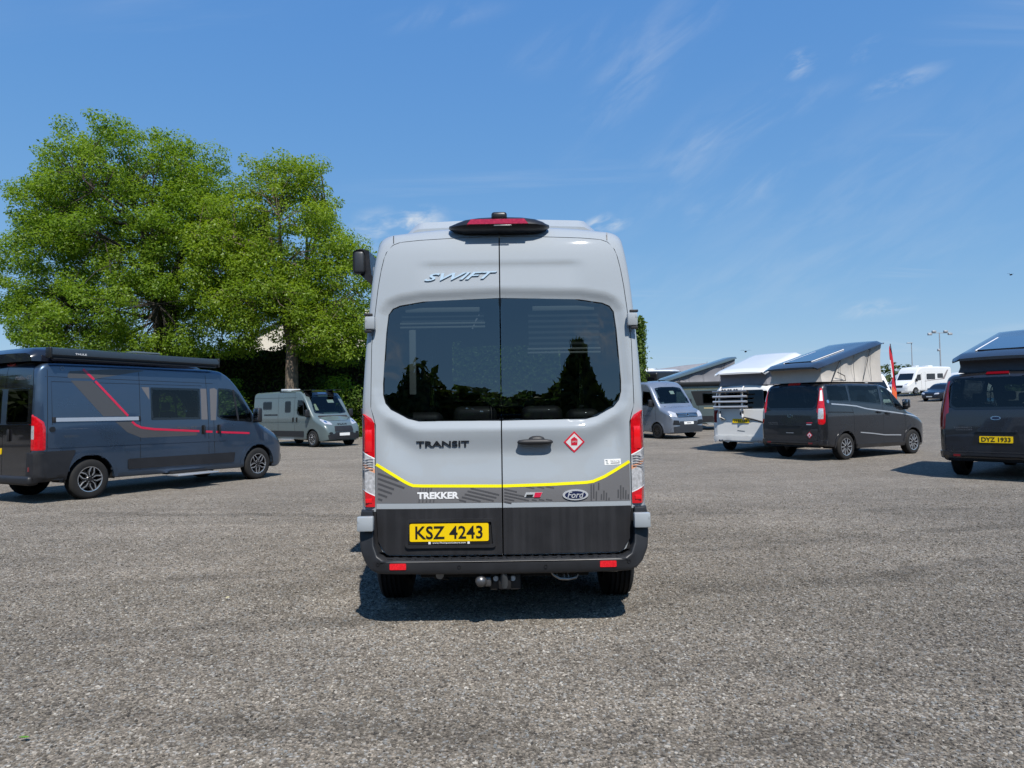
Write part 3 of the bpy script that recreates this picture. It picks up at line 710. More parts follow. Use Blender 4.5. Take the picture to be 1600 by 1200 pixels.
# pair the two outlines by height up the side, by x across the top
innA = np.array(inn); tops = innA[innA[:, 1] > 2.745]
Rr, pairs = [], []
for x, z in con:
    if z <= 2.745: xi = float(np.interp(z, [p[1] for p in inn[:14]], [p[0] for p in inn[:14]])); pairs.append((xi, max(z, .525)))
    else: pairs.append(None)
nt = sum(p is None for p in pairs); tl = [inn[13]]+inn[14:]; ts = resample(tl, nt); k = 0
for i, p in enumerate(pairs):
    if p is None: pairs[i] = tuple(ts[k]); k += 1
full_o = [(x, z) for x, z in con]+[(-x, z) for x, z in con[-2::-1]]; full_i = pairs+[(-x, z) for x, z in pairs[-2::-1]]
V, Fc = [], []; rows = 8; npt = len(full_o)
for (ox, oz), (ix, iz) in zip(full_o, full_i):
    d0 = float(Dz(iz))+.035*abs(ix)**4; dd = float(Dz(min(oz, 2.95)))+.035*abs(ox)**4
    V.append((ix, d0+.05, iz)); V.append((ix, d0, iz))
    for f, dep in ((.45, .002), (.72, .012), (.90, .035), (1.0, .075)): V.append((ix+(ox-ix)*f, d0+(dd-d0)*f+dep, iz+(oz-iz)*f))
    V.append((ox*.9985, max(.30, dd+.12), oz)); V.append((ox*.996, .98, oz-.002))
for i in range(npt-1):
    for r in range(rows-1): Fc.append((i*rows+r, (i+1)*rows+r, (i+1)*rows+r+1, i*rows+r+1))
bm = bmesh.new(); bv = [bm.verts.new(v) for v in V]
for f in Fc: bm.faces.new([bv[i] for i in f])
bmesh.ops.recalc_face_normals(bm, faces=bm.faces)
for f in bm.faces: f.material_index = 1 if f.calc_center_median().z < .84 else 0
bm_obj('rear_frame', bm, [M_HERO, M_BLACK], HR, 45)
mk("door_surround", [(-.94, .50, .5), (.94, .50, .5), (.94, .50, 1.42), (-.94, .50, 1.42)], [(0, 1, 2, 3)], M_DARK, HR, 0)
# roof seams and creases
for x in (.80, -.80): hero.stroke('roof_seam', [(x, 2.80), (x*1.005, 2.86)], .006, 'B', M_INK, .004, .002)
# --- lower cladding of the doors
M_CLAD = pmat('cladding_plastic', (.018, .018, .020), .48, noise=.15, nscale=6)
_t = M_CLAD.node_tree; _b = _t.nodes['Principled BSDF']; _co = N(_t, 'ShaderNodeTexCoord'); _mp = N(_t, 'ShaderNodeMapping'); _mp.inputs['Scale'].default_value = (24, 1, .9); _t.links.new(_co.outputs['Object'], _mp.inputs[0])
_nz = N(_t, 'ShaderNodeTexNoise', inp={'Scale': 1.0, 'Detail': 5.0, 'Roughness': .6}); _t.links.new(_mp.outputs[0], _nz.inputs['Vector']); _mr = N(_t, 'ShaderNodeMapRange', inp={'From Min': .42, 'From Max': .75, 'To Min': 0.0, 'To Max': 1.0}); _t.links.new(_nz.outputs['Fac'], _mr.inputs['Value'])
_mx = N(_t, 'ShaderNodeMix', data_type='RGBA'); _mx.inputs['A'].default_value = (.015, .015, .017, 1); _mx.inputs['B'].default_value = (.026, .026, .029, 1); _t.links.new(_mr.outputs[0], _mx.inputs['Factor']); _t.links.new(_mx.outputs['Result'], _b.inputs['Base Color'])
for sg, c, dr in ((-1, -.0125, doorL), (1, -.0035, doorR)):
    p = rounded([(c, .522), (sg*.835, .527), (sg*.893, .62), (sg*.903, .846), (c, .846)], [.004, .05, .03, .004, .004])
    if sg < 0:
        p = rounded([(c, .522), (-.835, .527), (-.893, .62), (-.903, .846), (c, .846)], [.004, .05, .03, .004, .004])
        cl_ = hero.panel('lower_cladding', p, 'B', M_CLAD, .012, .014, dr, .06)
        rec = rounded([(-.70, .572), (-.055, .572), (-.068, .774), (-.686, .774)], .03)
        fr = hero.panel('plate_surround', rec, 'B', M_BLACK, .030, .02, cl_, ring=inset(rec, .022))
        hero.panel('plate_recess', inset(rec, .018), 'B', M_DARK, .0135, .004, cl_)
        holder = hero.panel('plate_holder', rounded([(-.672, .597), (-.102, .597), (-.102, .75), (-.672, .75)], .01, 3), 'B', M_INK, .020, .01, cl_)
        pl = hero.panel('number_plate', rounded([(-.664, .618), (-.108, .618), (-.108, .743), (-.664, .743)], .012, 3), 'B', M_YEL, .026, .012, dr, .3)
        hero.text('plate_lettering', 'KSZ 4243', 'B', -.624, -.150, .637, .727, M_INK, .029, .012, parent=pl, th=.001)
        hero.text('plate_caption', 'www.ThompsonLeisure.com', 'B', -.505, -.270, .601, .614, M_WHITE, .024, .02, parent=pl, th=0)
        for u in (-.525, -.25): hero.panel('plate_clip', [(u-.008, .600), (u+.008, .600), (u+.008, .616), (u-.008, .616)], 'B', M_WHITE, .024, 0, pl)
    else: hero.panel('lower_cladding', p, 'B', M_CLAD, .012, .014, dr, .06)
# --- graphics: dark band under a yellow line, with broken bars
M_BAND = pmat('graphic_band_grey', (.15, .148, .152), .4, coat=.4); M_BAR = pmat('graphic_bar_dark', (.07, .07, .075), .4, coat=.4); M_YSTR = pmat('yellow_stripe', (.90, .80, .0), .4, coat=.3)
YL = [(-.906, 1.163), (-.793, 1.093), (-.70, 1.036), (-.665, 1.018), (-.64, 1.009), (-.575, 1.006), (-.0125, .998)]; YR = [(-.0035, .998), (.334, 1.004), (.59, 1.014), (.64, 1.021), (.721, 1.054), (.80, 1.098), (.902, 1.158)]
hero.panel('graphic_band', YL+[(-.0125, .883), (-.905, .886)], 'B', M_BAND, .0015, 0, doorL, .04); hero.panel('graphic_band', YR+[(.903, .880), (-.0035, .882)], 'B', M_BAND, .0015, 0, doorR, .04)
hero.stroke('yellow_stripe', YL, .021, 'B', M_YSTR, .0032, 0, doorL, .04); hero.stroke('yellow_stripe', YR, .021, 'B', M_YSTR, .0032, 0, doorR, .04)
bars = []
for k in range(6):  # left fan
    z0 = 1.098-k*.036; ln = [.15, .19, .115, .10, .065, .03][k]; bars.append((-1, [(-.893, z0), (-.893+ln, z0-ln*.36)], .014))
for k in range(5):
    z0 = .986-k*.0205; l_ = min(.205, (z0-.892)/.245); bars.append((-1, [(-.235-k*.02, z0), (-.235-k*.02+l_, z0-l_*.245)], .0115))
for k in range(5): bars.append((-1, [(-.59+k*.02, .990), (-.592+k*.019, .95 if k % 2 else .965)], .009)); bars.append((-1, [(-.597+k*.026, .918-(k % 3)*.006), (-.60+k*.026, .889)], .008))
for k in range(5):
    z0 = .975-k*.022; l = [.09, .14, .15, .07, .05][k]; bars.append((1, [(.006, z0), (.006+l, z0-l*.22)], .010))
for k, (u, l) in enumerate([(.16, .06), (.24, .05), (.30, .06)]): bars.append((1, [(u, .990-k*.0), (u+l, .978)], .009))
for k in range(4): bars.append((1, [(.15+k*.05, .899), (.18+k*.055, .893)], .009))
for k, (a, b_) in enumerate([(.885, 1.0), (.90, 1.0), (.885, .95), (.96, 1.01), (.89, .93), (.89, .955), (.885, .94), (.885, .905)]): bars.append((1, [(.622+k*.018, a), (.624+k*.018, b_)], .009))
for k, (a, b_) in enumerate([(.90, .96), (.89, .99), (.895, .975), (.89, .955), (.89, .925)]): bars.append((1, [(.815+k*.018, a), (.817+k*.018, b_)], .010))
for sg, dr in ((-1, doorL), (1, doorR)):
    for s_, pts, w in bars:
        if s_ == sg: hero.stroke('graphic_bar', pts, w, 'B', M_BAR, .0026, 0, dr, .05)
# --- lettering and badges
hero.text('nameplate', 'SWIFT', 'B', -.563, -.026, 2.492, 2.548, pmat('nameplate_silver', (.55, .68, .76), .15, metal=.25, coat=1), .010, .012, .5, doorL, .008, .014)
hero.text('nameplate', 'TRANSIT', 'B', -.619, -.240, 1.283, 1.325, pmat('nameplate_black', (.01, .014, .02), .25, coat=1), .008, .02, 0, doorL, .006)
hero.text('nameplate', 'TREKKER', 'B', -.612, -.316, .914, .962, M_WHITE, .0045, .045, 0, doorL, .001)
ell = lambda cx, cz, a, b_, n=28: [(cx+math.cos(2*math.pi*k/n)*a, cz+math.sin(2*math.pi*k/n)*b_) for k in range(n)]
M_SILV = pmat('badge_silver', (.62, .64, .66), .25, metal=.3, coat=1)
ov = hero.panel('badge', ell(.510, .929, .091, .038), 'B', M_SILV, .010, .010, doorR, .05)
hero.panel('badge_field', ell(.510, .929, .075, .027), 'B', pmat('badge_blue', (.006, .012, .06), .2, coat=1), .012, .002, ov, .05)
hero.text('badge_lettering', 'Ford', 'B', .452, .570, .908, .952, M_SILV, .014, .012, .3, ov, .001)
eb = hero.panel('engine_badge', [(.146, .918), (.262, .918), (.279, .951), (.160, .951)], 'B', M_SILV, .006, .004, doorR, .2)
hero.panel('badge_field', [(.214, .916), (.258, .916), (.276, .949), (.224, .949)], 'B', M_RED, .008, .002, eb, .2); hero.panel('badge_field', [(.158, .920), (.206, .920), (.212, .936), (.164, .936)], 'B', M_INK, .0075, .001, eb, .2)
M_STK = pmat('sticker_white', (.82, .82, .80), .4); M_STR = pmat('sticker_red', (.72, .02, .05), .4)
dia = lambda r: [(.511+r, 1.3015), (.511, 1.3015+r*1.03), (.511-r, 1.3015), (.511, 1.3015-r*1.03)]
st = hero.panel('gas_sticker', dia(.0755), 'B', M_STR, .002, .001, doorR, .3); hero.panel('sticker_field', dia(.060), 'B', M_STK, .0035, 0, st, .3)
hero.panel('gas_bottle_print', [(.489, 1.277), (.533, 1.277), (.535, 1.32), (.523, 1.332), (.518, 1.332), (.517, 1.338), (.505, 1.338), (.504, 1.332), (.499, 1.332), (.487, 1.32)], 'B', M_STR, .0048, 0, st, .3)
hero.text('sticker_lettering', 'LPG', 'B', .494, .528, 1.300, 1.311, M_STK, .0062, .01, parent=st, th=0)
s2 = hero.panel('dealer_sticker', [(.724, 1.133), (.840, 1.138), (.840, 1.178), (.724, 1.174)], 'B', M_STK, .002, .001, doorR, .3)
hero.text('sticker_lettering', 'TL', 'B', .732, .752, 1.141, 1.168, pmat('sticker_teal', (.02, .07, .08), .5), .0036, .01, parent=s2, th=0)
hero.text('sticker_lettering', 'leisure', 'B', .768, .832, 1.156, 1.170, pmat('sticker_grey', (.25, .25, .26), .5), .0036, parent=s2, th=0); hero.stroke('sticker_rule', [(.768, 1.147), (.832, 1.149)], .006, 'B', MATS['sticker_grey'], .0036, 0, s2)
# door handle
hb = hero.panel('handle_recess', ell(.231, 1.292, .105, .036), 'B', M_HERO, .002, .002, doorR, .05)
bm = bmesh.new(); y0 = rearD(.23, 1.3)
for (cx, cz, sx, sz, yy, dp, pw) in ((.230, 1.306, .128, .0215, -.036, .022, .55), (.242, 1.318, .060, .032, -.012, .028, .8)):
    r_ = bmesh.ops.create_uvsphere(bm, u_segments=24, v_segments=12, radius=1.0)
    for v in r_['verts']: v.co = Vector((cx+math.copysign(abs(v.co.x)**pw, v.co.x)*sx, y0+yy+v.co.y*dp, cz+v.co.z*sz))
box_bm(bm, (.125, y0-.015, 1.306), (.03, .04, .03), .008); box_bm(bm, (.335, y0-.015, 1.306), (.03, .04, .03), .008)
bm_obj('door_handle', bm, M_BLACK, doorR)
# hinges
for sg in (-1, 1):
    for z0, z1, x0, x1, yy in ((2.135, 2.228, .915, .988, .20), (.702, .806, .912, 1.026, .075)):
        bm = bmesh.new(); box_bm(bm, (sg*(x0+x1)/2, yy-.004, (z0+z1)/2), (x1-x0, .06, z1-z0), .010); box_bm(bm, (sg*(x1-.012), yy-.01, (z0+z1)/2+.02), (.014, .05, .03), .003)
        bm_obj('hinge', bm, M_HERO if True else M_BLACK, HR)
    box('hinge_pin', (sg*.965, .195, 2.243), (.06, .03, .018), M_BLACK, HR, .004); box('hinge_pin', (sg*.965, .19, 2.122), (.05, .03, .022), M_BLACK, HR, .004)
# --- tail lamps: body, red top, clear middle, red foot
def lampP(sg, zr): return rounded([(sg*a, b_) for a, b_ in zr], .008, 3)
for sg in (-1, 1):
    V, Fc = [], []
    prof = [(.862, .914, 1.010), (.90, .913, 1.014), (1.0, .913, 1.017), (1.2, .914, 1.018), (1.4, .915, 1.018), (1.455, .918, 1.017), (1.49, .940, 1.015), (1.515, .985, 1.012), (1.523, .998, 1.010)]
    for z, a, b_ in prof:
        for f, dy in ((0, .02), (.02, -.012), (.35, -.018), (.7, -.008), (.93, .03), (1.0, .10), (1.0, .26)): V.append((sg*(a+(b_-a)*f), float(Dz(z))+.03+dy, z))
    n = 7
    for i in range(len(prof)-1):
        for j in range(n-1): Fc.append((i*n+j, i*n+j+1, (i+1)*n+j+1, (i+1)*n+j))
    Fc.append(tuple(range(n))); Fc.append(tuple(range((len(prof)-1)*n, len(prof)*n)))
    bm = bmesh.new(); bv = [bm.verts.new(v) for v in V]
    for f in Fc: bm.faces.new([bv[i] for i in f])
    # cut along the slanted joins so that each colour is its own band
    for zi, zo in ((.937, .980), (.945, .988), (1.199, 1.245), (1.207, 1.253)):
        nrm = Vector((-(zo-zi)*sg, 0, .09)).normalized(); bmesh.ops.bisect_plane(bm, geom=list(bm.verts)+list(bm.edges)+list(bm.faces), plane_co=(sg*.914, 0, zi), plane_no=nrm, dist=1e-5)
    for zi in (1.10, 1.128):
        nrm = Vector((-.044*sg, 0, .09)).normalized(); bmesh.ops.bisect_plane(bm, geom=list(bm.verts)+list(bm.edges)+list(bm.faces), plane_co=(sg*.914, 0, zi), plane_no=nrm, dist=1e-5)
    bmesh.ops.recalc_face_normals(bm, faces=bm.faces)
    for f in bm.faces:
        c = f.calc_center_median(); t = c.z-(abs(c.x)-.914)/.09*.044
        f.material_index = 0 if t < .937 else (2 if t < .945 else (1 if t < 1.199 else (2 if t < 1.207 else 0)))
        if f.material_index == 1 and 1.10 < t < 1.128: f.material_index = 3
        if abs(c.x) < .918: f.material_index = 4
    lamp = bm_obj('tail_light', bm, [M_REDL, M_CLEARL, M_WHITE, M_AMBER, M_INK], HR, 40)
    for k in range(5):
        zz = 1.13+k*.018; box('lens_rib', (sg*.962, float(Dz(zz))+.0105, zz), (.07, .006, .004), M_CLEARL, lamp, 0)
    for zz, hh in ((1.33, .16), (.905, .03)): box('reflector', (sg*.958, float(Dz(zz))+.011, zz), (.045, .006, hh), pmat('bright_red_lens', (.8, .01, .015), .2, coat=1), lamp, .002)
# --- high brake light, camera and roof
M_HOUS = pmat('housing_black', (.014, .014, .016), .35, noise=.1)
prof = [(-.385, .003, 2.905), (-.36, .020, 2.905), (-.32, .034, 2.905), (-.26, .050, 2.908), (-.16, .058, 2.912), (0, .062, 2.914), (.16, .058, 2.912), (.26, .050, 2.908), (.32, .034, 2.905), (.345, .020, 2.905), (.37, .003, 2.905)]
V, Fc = [], []
for x, h, zc_ in prof:
    y0 = .33; dpt = .17*(h/.062)**.6
    for a in range(12):
        t = 2*math.pi*a/12; V.append((x, y0+.03-dpt*max(-.5, math.cos(t))*.75, zc_+h*math.sin(t)*(1.15 if math.sin(t) > 0 else 1.0)+.02*(math.cos(t) < -.4)))
for i in range(len(prof)-1):
    for a in range(12): Fc.append((i*12+a, i*12+(a+1) % 12, (i+1)*12+(a+1) % 12, (i+1)*12+a))
Fc += [tuple(range(12)), tuple(range(120, 132))]
bm = bmesh.new(); bv = [bm.verts.new(v) for v in V]
for f in Fc: bm.faces.new([bv[i] for i in f])
hs = bm_obj('brake_light_housing', bm, M_HOUS, HR, 40)
bm = bmesh.new(); q = [(-.242, 2.905), (.208, 2.905), (.18, 2.948), (-.214, 2.948)]
a_ = [bm.verts.new((x, .222+(z-2.905)*.6, z)) for x, z in q]; b2 = [bm.verts.new((x, .30, z)) for x, z in q]
bm.faces.new(a_); [bm.faces.new((a_[i-1], a_[i], b2[i], b2[i-1])) for i in range(4)]
bm_obj('brake_light', bm, pmat('brake_lens', (.30, .004, .02), .15, coat=1, noise=.25, nscale=60), hs, 20)
box('light_strip', (.02, .222, 2.892), (.13, .01, .006), M_STEEL, hs, .001)
bm = bmesh.new(); box_bm(bm, (-.005, .31, 2.975), (.115, .12, .06), .02, 3); cm_ = bm_obj('reversing_camera', bm, M_HOUS, HR)
# raised roof, closed
V, Fc = [], []
ysr = [.85, .92, 1.1, 2.2, 3.3, 3.7]; hh = [.10, .17, .215, .225, .20, .06]; wb = [.80, .805, .81, .81, .80, .74]
for y, h, w in zip(ysr, hh, wb):
    for x, z in ((-w, 0), (-w+.02, h*.45), (-w+.115, h*.96), (-w+.17, h), (-.3, h+.012), (0, h+.016), (.3, h+.012), (w-.17, h), (w-.115, h*.96), (w-.02, h*.45), (w, 0)): V.append((x, y, 2.94+z))
n = 11
for i in range(len(ysr)-1):
    for j in range(n-1): Fc.append((i*n+j, i*n+j+1, (i+1)*n+j+1, (i+1)*n+j))
Fc += [tuple(range(n))[::-1], tuple(range(5*n, 6*n))]
mk('roof_top', V, Fc, M_HERO, HR, 30)
# awning cassette on the near side
AW = bmesh.new(); sec_ = [(-1.255, 2.86), (-1.235, 2.905), (-1.19, 2.92), (-1.12, 2.90), (-1.10, 2.70), (-1.06, 2.60), (-1.10, 2.61), (-1.20, 2.70), (-1.25, 2.75)]
a_ = [AW.verts.new((x, 1.0, z)) for x, z in sec_]; b2 = [AW.verts.new((x, 4.2, z)) for x, z in sec_]
AW.faces.new(a_); AW.faces.new(b2[::-1]); [AW.faces.new((a_[i-1], a_[i], b2[i], b2[i-1])) for i in range(len(sec_))]
aw = bm_obj('awning', AW, M_HOUS, HR, 30)
box('awning_end_cap', (-1.20, .985, 2.80), (.10, .03, .20), pmat('cap_grey', (.03, .034, .04), .4), aw, .03, seg=3)
box('awning_bracket', (-1.04, 1.02, 2.68), (.10, .05, .16), M_STEEL, aw, .006)
# --- bumper: beam and corners
OUT = [(-1.015, .84), (-1.022, .80), (-1.024, .66), (-1.012, .56), (-.975, .475), (-.93, .43), (-.88, .408), (-.5, .401), (0, .398), (.5, .401), (.88, .408), (.93, .43), (.975, .475), (1.012, .56), (1.024, .66), (1.022, .80), (1.015, .84),
       (.925, .84), (.922, .70), (.913, .60), (.885, .53), (.84, .503), (.4, .498), (0, .497), (-.4, .498), (-.84, .503), (-.885, .53), (-.913, .60), (-.922, .70), (-.925, .84)]
bm = bmesh.new(); f0 = bm.faces.new([bm.verts.new((x, 0, z)) for x, z in OUT])
for lo, hi, nn, st_ in ((-1.05, 1.05, (1, 0, 0), .06), (.39, .85, (0, 0, 1), .05)):
    for k in range(1, int((hi-lo)/st_)): bmesh.ops.bisect_plane(bm, geom=list(bm.verts)+list(bm.edges)+list(bm.faces), plane_co=((lo+k*st_)*nn[0], 0, (lo+k*st_)*nn[2]), plane_no=nn, dist=1e-5)
def bumpY(x, z):
    c = sstep(.72, 1.03, abs(x)); return .02+.07*c*c+.05*sstep(.5, .84, z)+.012*sstep(.44, .40, z)
for v in bm.verts: v.co.y = bumpY(v.co.x, v.co.z)
ex = bmesh.ops.extrude_face_region(bm, geom=list(bm.faces))
for g in ex['geom']:
    if isinstance(g, bmesh.types.BMVert): g.co.y += .16 if abs(g.co.x) < .9 else .30
bmesh.ops.recalc_face_normals(bm, faces=bm.faces)
sh_e = [e for e in bm.edges if e.calc_face_angle(0) > 1.0 and all(v.co.y < .16 for v in e.verts)]
bmesh.ops.bevel(bm, geom=sh_e, offset=.014, segments=3, affect='EDGES', profile=.5)
M_BUMP = pmat('bumper_plastic', (.022, .023, .026), .42, noise=.12, nscale=5, bump=.05, bscale=500)
bump = bm_obj('bumper', bm, M_BUMP, HR, 40)
sb = BVHTree.FromPolygons([Vector((x, bumpY(x, z), z)) for z in np.linspace(.38, .86, 25) for x in np.linspace(-1.05, 1.05, 61)], [(j*61+i, j*61+i+1, (j+1)*61+i+1, (j+1)*61+i) for j in range(24) for i in range(60)])
bm = bmesh.new(); box_bm(bm, (0, .10, .494), (1.72, .15, .012), .003)
for k in range(26):
    for r_ in range(2): box_bm(bm, (-.80+k*.064+r_*.032, .07+r_*.06, .503), (.034, .02, .008), 0, rot=Matrix.Rotation(.5 if (k+r_) % 2 else -.5, 4, 'Z'))
bm_obj('step_tread', bm, M_BUMP, bump, 30)
keep_bvh = hero.bvh; hero.bvh = sb
for x in (-.737, .72): hero.panel('reflector', rounded([(x-.057, .441), (x+.057, .441), (x+.057, .484), (x-.057, .484)], .006, 2), 'B', pmat('reflector_red', (.75, .012, .02), .25, coat=1, noise=.2, nscale=80), .004, .006, bump, .3)
for x, z in ((-.878, .478), (-.313, .456), (.287, .452), (.866, .474)): hero.panel('parking_sensor', circ(x, z, .013, 14), 'B', M_HOUS, .004, .006, bump, .3, ring=circ(x, z, .009, 14))
hero.bvh = keep_bvh
# --- underside
for ax in (1, -1): wheel(HR, ax*.905, 1.06, .365, .235, 'five', side=ax); wheel(HR, ax*.905, 4.8, .365, .235, 'five', side=ax)
bm = bmesh.new(); box_bm(bm, (0, 2.9, .46), (1.5, 4.6, .16), .03); box_bm(bm, (0, 1.06, .33), (1.6, .12, .12), .03); box_bm(bm, (0, .42, .50), (1.7, .34, .14), .03); box_bm(bm, (.0, 1.9, .36), (.7, .7, .18), .05)
bm_obj('underbody', bm, M_DARK, HR)
tb = box('tow_bar', (0, .13, .338), (.235, .02, .13), pmat('towbar_paint', (.03, .029, .03), .45, noise=.2), HR, .02)
box('tow_bar_beam', (0, .20, .38), (1.2, .06, .06), M_DARK, tb, .01)
bm = bmesh.new(); bmesh.ops.create_uvsphere(bm, u_segments=18, v_segments=12, radius=.042, matrix=Matrix.Translation((-.165, .07, .345))); box_bm(bm, (-.118, .09, .338), (.05, .04, .07), .012)
bm_obj('tow_ball', bm, pmat('ball_grey', (.16, .16, .165), .35, metal=.7), tb, 50)
tube('tow_lever', [(.0, .10, .30), (-.004, .07, .37), (-.008, .05, .44), (-.006, .045, .47)], [.03, .026, .022, .012], pmat('lever_grey', (.06, .065, .07), .35), tb, 12)
box('tow_lever_body', (-.0, .10, .33), (.09, .05, .10), M_DARK, tb, .012); box('lever_tag', (-.038, .07, .425), (.02, .012, .045), M_STEEL, tb, .003)
for x in (-.062, .058):
    o = lathe('bolt', [(-.014, .0), (-.014, .018), (.01, .02)], pmat('bolt_white', (.75, .75, .74), .4, metal=.3), tb, 12, 'Y'); o.location = (x, .115, .352)
tube('exhaust_hanger', [(.32, .10, .412), (.345, .09, .375), (.39, .085, .350), (.45, .085, .347), (.50, .09, .356), (.512, .11, .372)], .010, M_STEEL, HR)
for x in (.36, .41, .44): tube('hanger_strap', [(x, .12, .42), (x+.01, .09, .352)], .005, M_STEEL, HR, 6)
tube('exhaust_pipe', [(.49, .14, .395), (.60, .11, .402), (.72, .12, .398), (.80, .14, .392)], .011, M_STEEL, HR)
tube('tail_pipe', [(-.46, .14, .372), (-.46, .5, .39)], .028, M_STEEL, HR, 12)
tube('brake_hose', [(-.55, .2, .38), (-.5, .2, .345), (-.4, .2, .33)], .007, M_INK, HR, 6)
# --- what shows through the rear glass
M_PALE = pmat('blind_cream', (.5, .52, .47), .6); M_PLEAT = pmat('blind_pleat', (.07, .085, .085), .8)
def glass_y(z): return rearD(0, z)
for x0, x1, zt, zb_ in ((-.74, -.13, 2.285, 2.185), (.20, .72, 2.285, 1.985)):
    bl = box('blind', ((x0+x1)/2, glass_y(zt)+.045, zt), (x1-x0-.06, .03, .035), M_PALE, HR, .004)
    nfold = int((zt-zb_)/.022); V, Fc = [], []
    for k in range(nfold+1):
        z = zt-.02-(zt-zb_-.03)*k/nfold; yy = glass_y(zt)+.045+(.008 if k % 2 else -.008); V += [(x0, yy, z), (x1, yy, z)]
    for k in range(nfold): Fc.append((2*k, 2*k+1, 2*k+3, 2*k+2))
    mk('blind_pleats', V, Fc, M_PLEAT, bl, 0)
    for dz in (0, -.028): box('blind_rail', ((x0+x1)/2, glass_y(zt)+.04, zb_+dz), (x1-x0+.02, .02, .014), M_PALE, bl, .002)
box('curtain_rail', (-.66, .30, 1.90), (.05, .02, .48), M_PALE, HR, .006)
for x, y, z, sx in ((-.22, .62, 1.50, .34), (-.62, .62, 1.46, .30), (.30, .6, 1.50, .32), (.62, .6, 1.47, .26)): box('cushion', (x, y, z-.06), (sx, .16, .26), pmat('cushion_dark', (.05, .05, .055), .5, coat=.4), HR, .06, seg=4)
box('bench', (0, 1.0, 1.1), (1.8, 1.0, .5), M_SEAT, HR, .05)
tube('window_strap', [(-.165, .31, 2.25), (-.19, .30, 2.20), (-.215, .29, 2.14)], .006, M_WHITE, HR, 5)

# ================================================================== the other vans
def corner_lamp(v, sg, zr, bands, name='tail_light', cx=.72, cy=.32, off=.008, parent=None):
    """lens wrapped round a rear corner; zr: (z, angle from, angle to) in degrees, 0 = straight back, 90 = sideways"""
    zs = [a[0] for a in zr]; NZ, NP = 26, 9; V, Fc, fm = [], [], []
    zz = np.linspace(zs[0], zs[-1], NZ); f0 = np.interp(zz, zs, [a[1] for a in zr]); f1 = np.interp(zz, zs, [a[2] for a in zr])
    for k, z in enumerate(zz):
        for j in range(NP):
            a = R(f0[k]+(f1[k]-f0[k])*j/(NP-1)); d = Vector((sg*math.sin(a), -math.cos(a), 0)); o = Vector((sg*cx, cy, z))
            h = v.bvh.ray_cast(o+d*2, -d)
            p = h[0] if h[0] is not None else o+d*.3
            e = (j in (0, NP-1)) or (k in (0, NZ-1)); V.append(p+d*(off if not e else -.004))
    for k in range(NZ-1):
        for j in range(NP-1):
            q = (k*NP+j, k*NP+j+1, (k+1)*NP+j+1, (k+1)*NP+j); Fc.append(q if sg > 0 else q[::-1]); zc_ = (zz[k]+zz[k+1])/2
            m = 0
            for i, (a, b) in enumerate(bands['at']):
                if a <= zc_ < b and (bands.get('cols') is None or bands['cols'][0] <= j < bands['cols'][1]): m = i+1
            fm.append(m)
    return mk(name, V, Fc, bands['mats'], parent or v.root, 40, fm)
